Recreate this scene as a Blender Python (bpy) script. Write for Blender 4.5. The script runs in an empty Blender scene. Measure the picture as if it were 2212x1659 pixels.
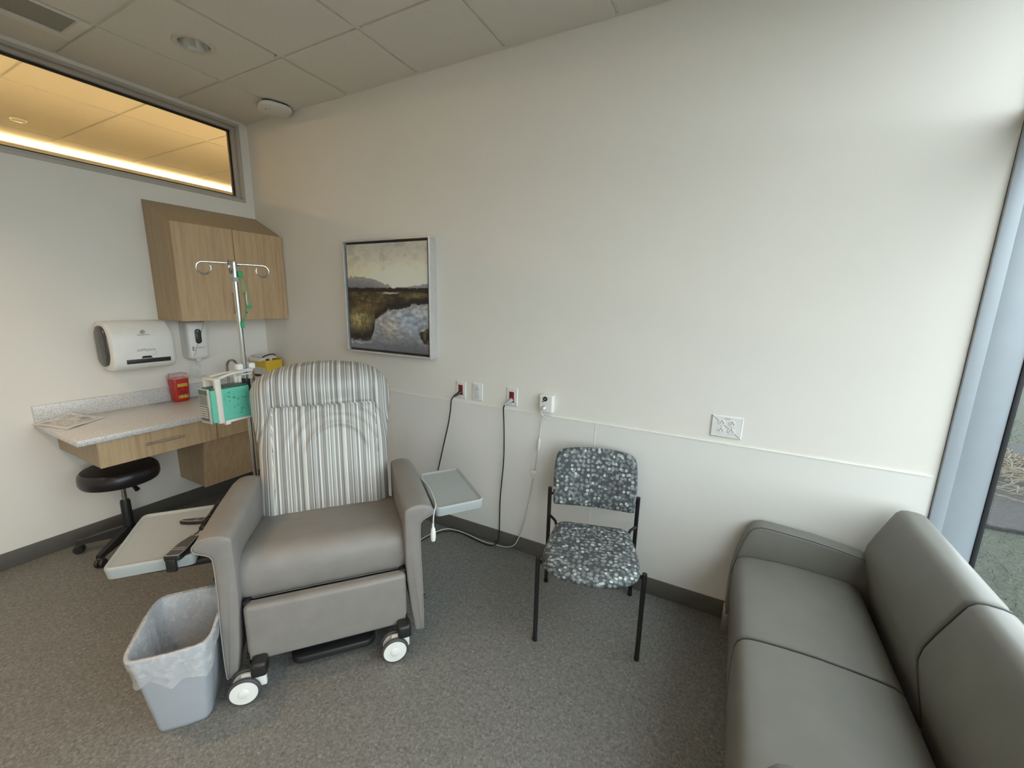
import bpy, bmesh, math, random
from mathutils import Vector, Matrix, noise
random.seed(7)
C = bpy.context.scene.collection
SC = bpy.context.scene
R_ = math.radians

# ------------------------------------------------------------------ camera
W_PX = 2212.0
F_PX = 893.9047
YAW, PITCH, ROLL = -0.48317016, -0.1992718, 0.02320311
CAM = Vector((3.65887406, -2.24525724, 1.63636202))
cy, sy, cp, sp = math.cos(YAW), math.sin(YAW), math.cos(PITCH), math.sin(PITCH)
fwd = Vector((sy * cp, cy * cp, sp))
right = Vector((cy, -sy, 0))
up = right.cross(fwd)
cr, sr = math.cos(ROLL), math.sin(ROLL)
right, up = cr * right + sr * up, -sr * right + cr * up
cam_data = bpy.data.cameras.new('camera')
cam_data.sensor_fit = 'HORIZONTAL'
cam_data.sensor_width = 36.0
cam_data.lens = F_PX / W_PX * 36.0
cam_data.clip_start = 0.02
cam_data.clip_end = 200
cam = bpy.data.objects.new('camera', cam_data)
C.objects.link(cam)
m = Matrix((right, up, -fwd)).transposed().to_4x4()
m.translation = CAM
cam.matrix_world = m
SC.camera = cam

# ------------------------------------------------------------------ view, sky
SC.view_settings.view_transform = 'Standard'
SC.view_settings.look = 'None'
SC.view_settings.gamma = 1.0
SC.view_settings.use_curve_mapping = False
SC.view_settings.exposure = 0.14
SC.cycles.max_bounces = 10
SC.cycles.diffuse_bounces = 6
SC.cycles.glossy_bounces = 4
SC.cycles.transmission_bounces = 6
SC.cycles.transparent_max_bounces = 12
SC.cycles.sample_clamp_indirect = 8.0
SC.cycles.use_denoising = True

SKY_STRENGTH = 4.85
SKY_COLOR = (0.865, 0.95, 1.0)
COVE_COLOR = (1.0, 0.69, 0.32)
COVE_STRENGTH = 24.0
UPLIGHT_FILL_STRENGTH = 25.0
FILL_COLOR = (1.0, 0.70, 0.42)
FILL_POWER = 25.0

world = bpy.data.worlds.new('overcast_sky')
SC.world = world
world.use_nodes = True
wn = world.node_tree.nodes
wn['Background'].inputs['Color'].default_value = (*SKY_COLOR, 1)
wn['Background'].inputs['Strength'].default_value = SKY_STRENGTH

WIN_X = 4.476          # inner plane of the window wall
H = 2.993              # ceiling height
ROOM_Y = -4.3          # wall behind the camera

# ------------------------------------------------------------------ materials
MATS = {}


def nodes_of(name):
    mt = bpy.data.materials.new(name)
    mt.use_nodes = True
    nt = mt.node_tree
    return mt, nt, nt.nodes['Principled BSDF']


def N(nt, typ, **kw):
    n = nt.nodes.new(typ)
    for k, v in kw.items():
        if k in n.inputs:
            n.inputs[k].default_value = v
        else:
            setattr(n, k, v)
    return n


def coords(nt, scale=(1, 1, 1), rot=(0, 0, 0), kind='Object'):
    tc = nt.nodes.new('ShaderNodeTexCoord')
    mp = nt.nodes.new('ShaderNodeMapping')
    mp.inputs['Scale'].default_value = scale
    mp.inputs['Rotation'].default_value = rot
    nt.links.new(tc.outputs[kind], mp.inputs['Vector'])
    return mp.outputs['Vector']


def ramp(nt, stops, interp='LINEAR'):
    r = nt.nodes.new('ShaderNodeValToRGB')
    r.color_ramp.interpolation = interp
    els = r.color_ramp.elements
    while len(els) > 1:
        els.remove(els[-1])
    els[0].position = stops[0][0]
    els[0].color = (*stops[0][1], 1)
    for p, c in stops[1:]:
        e = els.new(p)
        e.color = (*c, 1)
    return r


def add_bump(nt, bsdf, height, strength=0.2, dist=0.002):
    b = nt.nodes.new('ShaderNodeBump')
    b.inputs['Strength'].default_value = strength
    b.inputs['Distance'].default_value = dist
    nt.links.new(height, b.inputs['Height'])
    nt.links.new(b.outputs['Normal'], bsdf.inputs['Normal'])


def plain(name, col, rough=0.5, metal=0.0, var=0.06, scale=30.0, bump=0.0, bdist=0.001, spec=0.5, coat=0.0, rot=(0, 0, 0)):
    """Principled surface with a faint noise in colour and, if asked, in relief."""
    if name in MATS:
        return MATS[name]
    mt, nt, b = nodes_of(name)
    v = coords(nt)
    nz = N(nt, 'ShaderNodeTexNoise', Scale=scale, Detail=4.0)
    nt.links.new(v, nz.inputs['Vector'])
    lo = tuple(max(0, c * (1 - var)) for c in col)
    hi = tuple(min(1, c * (1 + var)) for c in col)
    r = ramp(nt, [(0.3, lo), (0.7, hi)])
    nt.links.new(nz.outputs['Fac'], r.inputs['Fac'])
    nt.links.new(r.outputs['Color'], b.inputs['Base Color'])
    b.inputs['Roughness'].default_value = rough
    b.inputs['Metallic'].default_value = metal
    b.inputs['Specular IOR Level'].default_value = spec
    b.inputs['Coat Weight'].default_value = coat
    if bump:
        add_bump(nt, b, nz.outputs['Fac'], bump, bdist)
    MATS[name] = mt
    return mt


def emit(name, col, strength):
    mt, nt, b = nodes_of(name)
    b.inputs['Base Color'].default_value = (*col, 1)
    b.inputs['Emission Color'].default_value = (*col, 1)
    b.inputs['Emission Strength'].default_value = strength
    return mt


def glass(name, tint=(0.97, 0.99, 0.98)):
    mt, nt, b = nodes_of(name)
    nt.nodes.remove(b)
    out = nt.nodes['Material Output']
    tr = N(nt, 'ShaderNodeBsdfTransparent')
    tr.inputs['Color'].default_value = (*tint, 1)
    gl = N(nt, 'ShaderNodeBsdfGlossy', Roughness=0.0)
    lw = N(nt, 'ShaderNodeLayerWeight', Blend=0.5)
    pw5 = N(nt, 'ShaderNodeMath', operation='POWER')
    nt.links.new(lw.outputs['Facing'], pw5.inputs[0])
    pw5.inputs[1].default_value = 5.0
    fr = N(nt, 'ShaderNodeMath', operation='MULTIPLY_ADD')
    nt.links.new(pw5.outputs[0], fr.inputs[0])
    fr.inputs[1].default_value = 0.40
    fr.inputs[2].default_value = 0.018
    mx = N(nt, 'ShaderNodeMixShader')
    nt.links.new(fr.outputs[0], mx.inputs[0])
    nt.links.new(tr.outputs[0], mx.inputs[1])
    nt.links.new(gl.outputs[0], mx.inputs[2])
    nt.links.new(mx.outputs[0], out.inputs['Surface'])
    return mt


def film(name, col, alpha, rough=0.25, bump=0.45):
    """thin translucent plastic film"""
    mt, nt, b = nodes_of(name)
    v = coords(nt)
    nz = N(nt, 'ShaderNodeTexNoise', Scale=38.0, Detail=5.0, Distortion=0.6)
    nt.links.new(v, nz.inputs['Vector'])
    r = ramp(nt, [(0.35, (alpha * 0.7,) * 3), (0.7, (min(1, alpha * 1.35),) * 3)])
    nt.links.new(nz.outputs['Fac'], r.inputs['Fac'])
    b.inputs['Base Color'].default_value = (*col, 1)
    b.inputs['Roughness'].default_value = rough
    nt.links.new(r.outputs['Color'], b.inputs['Alpha'])
    add_bump(nt, b, nz.outputs['Fac'], bump, 0.004)
    return mt


def wood(name, light, dark, axis='z', rough=0.45):
    mt, nt, b = nodes_of(name)
    sc = {'z': (1, 1, 0.045), 'y': (1, 0.045, 1), 'x': (0.045, 1, 1)}[axis]
    v = coords(nt, sc)
    n1 = N(nt, 'ShaderNodeTexNoise', Scale=55.0, Detail=6.0, Roughness=0.65)
    nt.links.new(v, n1.inputs['Vector'])
    n2 = N(nt, 'ShaderNodeTexNoise', Scale=210.0, Detail=2.0)
    nt.links.new(v, n2.inputs['Vector'])
    ad = N(nt, 'ShaderNodeMath', operation='MULTIPLY_ADD')
    nt.links.new(n2.outputs['Fac'], ad.inputs[0])
    ad.inputs[1].default_value = 0.35
    nt.links.new(n1.outputs['Fac'], ad.inputs[2])
    r = ramp(nt, [(0.5, dark), (0.64, tuple((a + c) / 2 for a, c in zip(light, dark))), (0.82, light)])
    nt.links.new(ad.outputs[0], r.inputs['Fac'])
    nt.links.new(r.outputs['Color'], b.inputs['Base Color'])
    b.inputs['Roughness'].default_value = rough
    add_bump(nt, b, ad.outputs[0], 0.08, 0.0006)
    return mt


def floor_mat():
    mt, nt, b = nodes_of('floor_sheet_vinyl')
    v = coords(nt)
    wv = N(nt, 'ShaderNodeTexNoise', Scale=9.0, Detail=2.0)
    nt.links.new(v, wv.inputs['Vector'])
    n1 = N(nt, 'ShaderNodeTexNoise', Scale=95.0, Detail=5.0, Roughness=0.6, Distortion=0.9)
    nt.links.new(v, n1.inputs['Vector'])
    vo = N(nt, 'ShaderNodeTexVoronoi', Scale=120.0)
    nt.links.new(v, vo.inputs['Vector'])
    r1 = ramp(nt, [(0.30, (0.112, 0.111, 0.104)), (0.47, (0.165, 0.163, 0.152)), (0.60, (0.203, 0.200, 0.187)), (0.75, (0.30, 0.294, 0.272))])
    nt.links.new(n1.outputs['Fac'], r1.inputs['Fac'])
    r2 = ramp(nt, [(0.0, (0.72,) * 3), (0.5, (1.0,) * 3), (1.0, (1.22,) * 3)])
    nt.links.new(vo.outputs['Color'], r2.inputs['Fac'])
    mx = N(nt, 'ShaderNodeMix', data_type='RGBA', blend_type='MULTIPLY')
    mx.inputs[0].default_value = 0.85
    nt.links.new(r1.outputs['Color'], mx.inputs[6])
    nt.links.new(r2.outputs['Color'], mx.inputs[7])
    nt.links.new(mx.outputs[2], b.inputs['Base Color'])
    b.inputs['Roughness'].default_value = 0.5
    b.inputs['Specular IOR Level'].default_value = 0.3
    add_bump(nt, b, n1.outputs['Fac'], 0.10, 0.001)
    return mt


def quartz():
    mt, nt, b = nodes_of('speckled_quartz')
    v = coords(nt)
    n1 = N(nt, 'ShaderNodeTexNoise', Scale=160.0, Detail=4.0)
    nt.links.new(v, n1.inputs['Vector'])
    r = ramp(nt, [(0.33, (0.36, 0.34, 0.33)), (0.46, (0.58, 0.57, 0.56)), (0.62, (0.66, 0.65, 0.64))])
    nt.links.new(n1.outputs['Fac'], r.inputs['Fac'])
    nt.links.new(r.outputs['Color'], b.inputs['Base Color'])
    b.inputs['Roughness'].default_value = 0.28
    return mt


def stripes():
    """upright stripes in greys and white, repeating every 0.215 m across the width"""
    mt, nt, b = nodes_of('striped_upholstery')
    tc = nt.nodes.new('ShaderNodeTexCoord')
    sx = N(nt, 'ShaderNodeSeparateXYZ')
    nt.links.new(tc.outputs['UV'], sx.inputs[0])
    md = N(nt, 'ShaderNodeMath', operation='FRACT')
    nt.links.new(sx.outputs['X'], md.inputs[0])
    W, LG, MG, DG, TA = (0.72, 0.71, 0.68), (0.40, 0.40, 0.385), (0.27, 0.265, 0.255), (0.115, 0.115, 0.12), (0.33, 0.31, 0.285)
    seq = [(W, 7), (DG, 3), (LG, 14), (W, 4), (LG, 5), (DG, 3), (TA, 9), (W, 6), (MG, 12), (DG, 4), (LG, 8), (W, 3), (LG, 3), (W, 8), (DG, 3),
           (TA, 12), (MG, 7), (W, 4), (DG, 5), (LG, 16), (W, 3), (MG, 9), (DG, 3), (W, 9), (TA, 8), (LG, 5), (DG, 3), (MG, 14), (W, 4), (LG, 8), (DG, 3)]
    tot = sum(k for _, k in seq)
    stops, acc = [], 0.0
    for c, k in seq:
        stops.append((acc / tot, c))
        acc += k
    r = ramp(nt, stops, 'CONSTANT')
    nt.links.new(md.outputs[0], r.inputs['Fac'])
    nz = N(nt, 'ShaderNodeTexNoise', Scale=420.0, Detail=2.0)
    nt.links.new(tc.outputs['Object'], nz.inputs['Vector'])
    nt.links.new(r.outputs['Color'], b.inputs['Base Color'])
    b.inputs['Roughness'].default_value = 0.42
    add_bump(nt, b, nz.outputs['Fac'], 0.12, 0.0006)
    return mt


def dots(name, rot, scl=(1, 1, 1)):
    """dark slate cloth with pale round spots of mixed greys and thin stalks"""
    mt, nt, b = nodes_of(name)
    v = coords(nt, scl, rot)
    base = ramp(nt, [(0.35, (0.042, 0.048, 0.054)), (0.65, (0.068, 0.075, 0.080))])
    nz = N(nt, 'ShaderNodeTexNoise', Scale=45.0, Detail=3.0)
    nt.links.new(v, nz.inputs['Vector'])
    nt.links.new(nz.outputs['Fac'], base.inputs['Fac'])
    cur = base.outputs['Color']
    # stalks
    wv = N(nt, 'ShaderNodeTexWave', Scale=22.0, Distortion=9.0, Detail=1.5)
    wv.inputs['Detail Scale'].default_value = 1.2
    nt.links.new(v, wv.inputs['Vector'])
    rw = ramp(nt, [(0.95, (0, 0, 0)), (0.985, (1, 1, 1))])
    nt.links.new(wv.outputs['Fac'], rw.inputs['Fac'])
    ms = N(nt, 'ShaderNodeMix', data_type='RGBA')
    nt.links.new(rw.outputs['Color'], ms.inputs[0])
    nt.links.new(cur, ms.inputs[6])
    ms.inputs[7].default_value = (0.11, 0.12, 0.125, 1)
    cur = ms.outputs[2]
    for k, (sc, rad) in enumerate(((38.0, 0.33), (45.0, 0.35), (42.0, 0.33))):
        of = N(nt, 'ShaderNodeVectorMath', operation='ADD')
        of.inputs[1].default_value = (0.37 * k, 0.61 * k, 0.0)
        nt.links.new(v, of.inputs[0])
        vo = N(nt, 'ShaderNodeTexVoronoi', voronoi_dimensions='2D', Scale=sc, Randomness=0.75)
        nt.links.new(of.outputs[0], vo.inputs['Vector'])
        cmpn = N(nt, 'ShaderNodeMath', operation='LESS_THAN')
        cmpn.inputs[1].default_value = rad
        nt.links.new(vo.outputs['Distance'], cmpn.inputs[0])
        sp_ = N(nt, 'ShaderNodeSeparateColor')
        nt.links.new(vo.outputs['Color'], sp_.inputs[0])
        keep = N(nt, 'ShaderNodeMath', operation='GREATER_THAN')
        keep.inputs[1].default_value = (0.30, 0.50, 0.62)[k]
        nt.links.new(sp_.outputs[1], keep.inputs[0])
        mu = N(nt, 'ShaderNodeMath', operation='MULTIPLY')
        nt.links.new(cmpn.outputs[0], mu.inputs[0])
        nt.links.new(keep.outputs[0], mu.inputs[1])
        rc = ramp(nt, [(0.0, (0.115, 0.126, 0.128)), (0.5, (0.19, 0.21, 0.21)), (0.8, (0.28, 0.31, 0.31)), (1.0, (0.52, 0.58, 0.57))])
        nt.links.new(sp_.outputs[0], rc.inputs['Fac'])
        mx = N(nt, 'ShaderNodeMix', data_type='RGBA')
        nt.links.new(mu.outputs[0], mx.inputs[0])
        nt.links.new(cur, mx.inputs[6])
        nt.links.new(rc.outputs['Color'], mx.inputs[7])
        cur = mx.outputs[2]
    nt.links.new(cur, b.inputs['Base Color'])
    b.inputs['Roughness'].default_value = 0.55
    n3 = N(nt, 'ShaderNodeTexNoise', Scale=500.0, Detail=1.0)
    nt.links.new(v, n3.inputs['Vector'])
    add_bump(nt, b, n3.outputs['Fac'], 0.1, 0.0005)
    return mt


def vcol_mat(name, rough=0.6):
    mt, nt, b = nodes_of(name)
    at = nt.nodes.new('ShaderNodeVertexColor')
    at.layer_name = 'paint'
    nt.links.new(at.outputs['Color'], b.inputs['Base Color'])
    b.inputs['Roughness'].default_value = rough
    v = coords(nt)
    nz = N(nt, 'ShaderNodeTexNoise', Scale=90.0, Detail=4.0)
    nt.links.new(v, nz.inputs['Vector'])
    add_bump(nt, b, nz.outputs['Fac'], 0.25, 0.002)
    return mt


def ground_mat(name, stops, scale):
    mt, nt, b = nodes_of(name)
    v = coords(nt)
    nz = N(nt, 'ShaderNodeTexNoise', Scale=scale, Detail=7.0, Roughness=0.7)
    nt.links.new(v, nz.inputs['Vector'])
    r = ramp(nt, stops)
    nt.links.new(nz.outputs['Fac'], r.inputs['Fac'])
    nt.links.new(r.outputs['Color'], b.inputs['Base Color'])
    b.inputs['Roughness'].default_value = 0.95
    add_bump(nt, b, nz.outputs['Fac'], 0.8, 0.03)
    return mt


wall_paint = plain('wall_paint', (0.785, 0.75, 0.695), 0.75, var=0.012, scale=3.0, bump=0.0, spec=0.25)
panel_mat = plain('wall_panel_sheet', (0.755, 0.735, 0.70), 0.42, var=0.012, scale=2.0, spec=0.4)
tile_mat = plain('ceiling_tile', (0.74, 0.715, 0.66), 0.9, var=0.03, scale=160.0, bump=0.05, bdist=0.001, spec=0.1)
grid_mat = plain('ceiling_grid_paint', (0.78, 0.76, 0.71), 0.5, var=0.01)
base_mat = plain('vinyl_base', (0.105, 0.098, 0.088), 0.5, var=0.05)
floor_m = floor_mat()
alu = plain('painted_aluminium', (0.36, 0.395, 0.44), 0.42, 0.1, var=0.02, scale=12.0)
gasket = plain('black_gasket', (0.012, 0.012, 0.014), 0.6)
frame_grey = plain('grey_steel_frame', (0.46, 0.425, 0.38), 0.5, var=0.02)
pane_m = glass('window_glass')
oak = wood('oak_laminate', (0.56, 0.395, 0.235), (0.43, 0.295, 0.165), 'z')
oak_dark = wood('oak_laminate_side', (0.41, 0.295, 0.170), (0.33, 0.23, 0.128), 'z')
quartz_m = quartz()
chrome = plain('chrome', (0.50, 0.49, 0.465), 0.20, 1.0, var=0.02)
nickel = plain('brushed_nickel', (0.70, 0.66, 0.61), 0.36, 1.0, var=0.04, scale=80.0)
silver_frame = plain('silver_leaf_frame', (0.60, 0.59, 0.585), 0.38, 0.45, var=0.04, scale=40.0)
black_pl = plain('black_plastic', (0.014, 0.014, 0.015), 0.42, var=0.1)
black_steel = plain('black_powder_steel', (0.010, 0.010, 0.011), 0.38, var=0.1)
black_vinyl = plain('black_vinyl', (0.012, 0.011, 0.013), 0.33, var=0.1, bump=0.05)
grey_vinyl = plain('taupe_vinyl', (0.225, 0.207, 0.193), 0.44, var=0.05, scale=14.0, bump=0.04, bdist=0.0015, spec=0.45)
sofa_vinyl = plain('warm_grey_vinyl', (0.190, 0.184, 0.166), 0.46, var=0.04, scale=10.0, bump=0.03, bdist=0.0015, spec=0.4)
thread = plain('grey_piping', (0.30, 0.275, 0.255), 0.5)
sofa_thread = plain('dark_piping', (0.10, 0.097, 0.09), 0.5)
tray_m = plain('pale_grey_tray_plastic', (0.335, 0.362, 0.362), 0.42, var=0.02, scale=20.0)
white_pl = plain('white_plastic', (0.76, 0.755, 0.73), 0.38, var=0.015)
offwhite_pl = plain('off_white_plastic', (0.66, 0.63, 0.57), 0.45, var=0.02)
white_wheel = plain('white_wheel_plastic', (0.74, 0.74, 0.72), 0.45, var=0.02)
tyre = plain('dark_grey_tyre', (0.055, 0.055, 0.058), 0.6)
smoke_pl = plain('smoked_plastic', (0.060, 0.058, 0.054), 0.22, var=0.05)
red_pl = plain('red_plastic', (0.50, 0.022, 0.018), 0.32, var=0.04)
red_dark = plain('dark_red_print', (0.16, 0.01, 0.01), 0.5)
yellow_lab = plain('yellow_label', (0.72, 0.52, 0.06), 0.5)
yellow_pl = plain('yellow_plastic', (0.70, 0.47, 0.035), 0.4, var=0.03)
teal_pl = plain('teal_plastic', (0.125, 0.49, 0.36), 0.4, var=0.03)
teal_dark = plain('dark_teal_plastic', (0.035, 0.10, 0.075), 0.4)
teal_print = plain('dark_teal_print', (0.02, 0.17, 0.125), 0.5)
screen_m = plain('grey_screen', (0.17, 0.17, 0.155), 0.3)
bin_pl = plain('blue_grey_plastic', (0.345, 0.365, 0.40), 0.45, var=0.02)
liner_m = film('clear_liner_film', (0.92, 0.92, 0.93), 0.27)
clear_lid = film('clear_pink_lid', (0.80, 0.55, 0.55), 0.45, 0.2, 0.02)
clear_tray = film('clear_drip_guard', (0.85, 0.87, 0.87), 0.20, 0.15, 0.02)
paper_m = plain('paper', (0.66, 0.65, 0.64), 0.6, var=0.03)
print_m = plain('grey_print', (0.24, 0.235, 0.23), 0.6)
dark_print = plain('dark_print', (0.06, 0.06, 0.06), 0.6)
light_print = plain('light_print', (0.45, 0.45, 0.44), 0.5)
red_sock = plain('red_receptacle', (0.20, 0.010, 0.009), 0.45, var=0.02)
clear_plug = plain('translucent_plug', (0.36, 0.36, 0.40), 0.2)
green_cord = plain('green_cord', (0.03, 0.33, 0.13), 0.5)
white_cable = plain('white_cable', (0.62, 0.61, 0.57), 0.45)
stripe_m = stripes()
dot_seat = dots('spotted_cloth_flat', (R_(-45), 0, 0), (1, 1.41, 1.41))
dot_back = dots('spotted_cloth_upright', (R_(90), 0, 0))
cove_m = emit('cove_light_glow', COVE_COLOR, COVE_STRENGTH)
lens_m = plain('textured_grey_lens', (0.30, 0.31, 0.28), 0.6, var=0.18, scale=260.0, bump=0.3)
reflector = plain('satin_reflector', (0.62, 0.60, 0.56), 0.22, 0.9)
corr_paint = plain('corridor_paint', (0.74, 0.71, 0.64), 0.8, var=0.01)
grass_m = ground_mat('lawn_soil', [(0.34, (0.010, 0.013, 0.007)), (0.5, (0.021, 0.026, 0.014)), (0.68, (0.070, 0.070, 0.046))], 34.0)
mulch_m = ground_mat('mulch', [(0.32, (0.006, 0.005, 0.0045)), (0.52, (0.020, 0.0175, 0.016)), (0.72, (0.060, 0.050, 0.040))], 42.0)
blade_m = plain('grass_blade', (0.050, 0.060, 0.032), 0.8, var=0.5, scale=14.0)
straw_m = plain('dry_straw', (0.135, 0.108, 0.072), 0.85, var=0.2, scale=5.0)

# ------------------------------------------------------------------ mesh helpers


class MB:
    """collects shapes into one bmesh, built as ONE mesh object"""

    def __init__(self):
        self.bm = bmesh.new()

    def _new(self, n0):
        self.bm.verts.ensure_lookup_table()
        return self.bm.verts[n0:]

    def box(self, lo, hi, bev=0.0, seg=2, mat=None):
        n0 = len(self.bm.verts)
        cs = [(lo[i] + hi[i]) / 2 for i in range(3)]
        sz = [max(abs(hi[i] - lo[i]), 1e-5) for i in range(3)]
        tmp = bmesh.new()
        bmesh.ops.create_cube(tmp, size=1.0)
        for v in tmp.verts:
            v.co = Vector((v.co.x * sz[0], v.co.y * sz[1], v.co.z * sz[2]))
        if bev > 0:
            bev = min(bev, min(sz) * 0.49)
            bmesh.ops.bevel(tmp, geom=list(tmp.edges), offset=bev, segments=seg, affect='EDGES', profile=0.5)
        mm = Matrix.Translation(cs)
        if mat is not None:
            mm = mm @ mat
        tmp.transform(mm)
        self.merge(tmp)
        return self

    def merge(self, other, mat=None):
        if mat is not None:
            other.transform(mat)
        me = bpy.data.meshes.new('tmp')
        other.to_mesh(me)
        other.free()
        self.bm.from_mesh(me)
        bpy.data.meshes.remove(me)

    def loft(self, secs, closed=True, cap=True, smooth_close=False):
        rows = [[self.bm.verts.new(p) for p in s] for s in secs]
        n = len(rows[0])
        rng = range(n) if closed else range(n - 1)
        pairs = list(zip(rows, rows[1:]))
        if smooth_close:
            pairs.append((rows[-1], rows[0]))
        for a, b in pairs:
            for i in rng:
                j = (i + 1) % n
                try:
                    self.bm.faces.new((a[i], a[j], b[j], b[i]))
                except ValueError:
                    pass
        if cap and closed and not smooth_close:
            for r in (rows[0], rows[-1]):
                try:
                    self.bm.faces.new(r)
                except ValueError:
                    pass
        return self

    def tube(self, pts, r, n=8, sub=0, cap=True, closed=False):
        pts = [Vector(p) for p in pts]
        if sub:
            pts = catmull(pts, sub, closed)
        k = len(pts)
        rad = r if callable(r) else (lambda t: r)
        secs = []
        prev = None
        for i, p in enumerate(pts):
            if closed:
                t = pts[(i + 1) % k] - pts[i - 1]
            else:
                t = pts[min(i + 1, k - 1)] - pts[max(i - 1, 0)]
            if t.length < 1e-9:
                t = Vector((0, 0, 1))
            t.normalize()
            if prev is None:
                a = Vector((0, 0, 1)) if abs(t.z) < 0.9 else Vector((1, 0, 0))
                u = (a - t * a.dot(t)).normalized()
            else:
                u = prev - t * prev.dot(t)
                if u.length < 1e-6:
                    u = t.orthogonal()
                u.normalize()
            prev = u
            w = t.cross(u)
            rr = rad(i / max(1, k - 1))
            secs.append([p + (u * math.cos(q) + w * math.sin(q)) * rr for q in (2 * math.pi * j / n for j in range(n))])
        self.loft(secs, True, cap, closed)
        return self

    def lathe(self, prof, n=28, center=(0, 0, 0), mat=None, sx=1.0, sy=1.0, cap=True):
        mm = Matrix.Translation(center) @ (mat if mat is not None else Matrix.Identity(4))
        secs = [[mm @ Vector((r * sx * math.cos(2 * math.pi * j / n), r * sy * math.sin(2 * math.pi * j / n), z)) for j in range(n)] for r, z in prof]
        self.loft(secs, True, cap)
        return self

    def prism(self, outline, z0, z1, mat=None, bev=0.0):
        """outline in local xy, extruded z0..z1, softened at both rims"""
        mm = mat if mat is not None else Matrix.Identity(4)
        if bev > 0:
            secs = [(inset(outline, bev), z0), (inset(outline, bev * 0.3), z0 + bev * 0.3), (outline, z0 + bev), (outline, z1 - bev), (inset(outline, bev * 0.3), z1 - bev * 0.3), (inset(outline, bev), z1)]
        else:
            secs = [(outline, z0), (outline, z1)]
        self.loft([[mm @ Vector((x, y, z)) for x, y in o] for o, z in secs])
        return self

    def rcube(self, lo, hi, r, nr=4, ni=8, fn=None, mat=None):
        """rounded block with a dense skin, optionally pushed about by fn(Vector)->Vector"""
        s = [(hi[i] - lo[i]) / 2 for i in range(3)]
        c = Vector([(hi[i] + lo[i]) / 2 for i in range(3)])
        r = min(r, min(s) * 0.98)

        def params(h):
            a = h - r
            out = [-a - r * math.tan(math.pi / 4 * (1 - k / nr)) for k in range(nr)]
            out += [-a + 2 * a * k / ni for k in range(ni + 1)]
            out += [a + r * math.tan(math.pi / 4 * ((k + 1) / nr)) for k in range(nr)]
            return out
        P = [params(h) for h in s]
        tmp = bmesh.new()
        for ax in range(3):
            u, w = (ax + 1) % 3, (ax + 2) % 3
            for sg in (-1, 1):
                g = []
                for a in P[u]:
                    row = []
                    for b in P[w]:
                        q = [0, 0, 0]
                        q[ax], q[u], q[w] = sg * s[ax], a, b
                        inn = Vector([max(-(s[i] - r), min(s[i] - r, q[i])) for i in range(3)])
                        d = Vector(q) - inn
                        if d.length > 1e-9:
                            d = d.normalized() * r
                        row.append(tmp.verts.new(inn + d))
                    g.append(row)
                for i in range(len(g) - 1):
                    for j in range(len(g[0]) - 1):
                        f = (g[i][j], g[i + 1][j], g[i + 1][j + 1], g[i][j + 1])
                        tmp.faces.new(f if sg > 0 else f[::-1])
        bmesh.ops.remove_doubles(tmp, verts=tmp.verts, dist=1e-6)
        for v in tmp.verts:
            q = v.co + c
            v.co = fn(q) if fn else q
        self.merge(tmp, mat)
        return self

    def build(self, name, mat, parent=None, label=None, smooth=35.0, kind=None, recalc=True):
        if recalc:
            bmesh.ops.recalc_face_normals(self.bm, faces=list(self.bm.faces))
        me = bpy.data.meshes.new(name)
        self.bm.to_mesh(me)
        self.bm.free()
        return link_mesh(name, me, mat, parent, label, smooth, kind)


def link_mesh(name, me, mat, parent=None, label=None, smooth=35.0, kind=None):
    o = bpy.data.objects.new(name, me)
    C.objects.link(o)
    me.materials.append(mat)
    if smooth:
        me.shade_smooth()
        me.set_sharp_from_angle(angle=R_(smooth))
    if parent is not None:
        o.parent = parent
    if label:
        o['label'] = label
    if kind:
        o['kind'] = kind
    return o


def catmull(pts, sub, closed=False):
    out = []
    n = len(pts)
    last = n if closed else n - 1
    for i in range(last):
        p0 = pts[(i - 1) % n] if closed or i > 0 else pts[0]
        p1 = pts[i]
        p2 = pts[(i + 1) % n]
        p3 = pts[(i + 2) % n] if closed or i + 2 < n else pts[-1]
        for k in range(sub):
            t = k / sub
            out.append(0.5 * ((2 * p1) + (p2 - p0) * t + (2 * p0 - 5 * p1 + 4 * p2 - p3) * t * t + (3 * p1 - p0 - 3 * p2 + p3) * t ** 3))
    if not closed:
        out.append(pts[-1])
    return out


def inset(o, d):
    n = len(o)
    area = sum(o[i][0] * o[(i + 1) % n][1] - o[(i + 1) % n][0] * o[i][1] for i in range(n))
    sg = 1 if area > 0 else -1
    out = []
    for i in range(n):
        p, a, b = Vector(o[i]), Vector(o[i - 1]), Vector(o[(i + 1) % n])
        e1, e2 = (p - a), (b - p)
        if e1.length < 1e-9:
            e1 = e2
        if e2.length < 1e-9:
            e2 = e1
        e1.normalize()
        e2.normalize()
        n1 = Vector((-e1.y, e1.x)) * sg
        n2 = Vector((-e2.y, e2.x)) * sg
        q = n1 + n2
        if q.length < 1e-6:
            q = n1
        q = q / max(0.3, q.dot(n1))
        out.append((p.x + q.x * d, p.y + q.y * d))
    return out


def rrect(x0, y0, x1, y1, r, n=5):
    out = []
    for cx, cy_, a0 in ((x1 - r, y1 - r, 0), (x0 + r, y1 - r, 90), (x0 + r, y0 + r, 180), (x1 - r, y0 + r, 270)):
        for k in range(n + 1):
            a = R_(a0 + 90 * k / n)
            out.append((cx + r * math.cos(a), cy_ + r * math.sin(a)))
    return out


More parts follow.
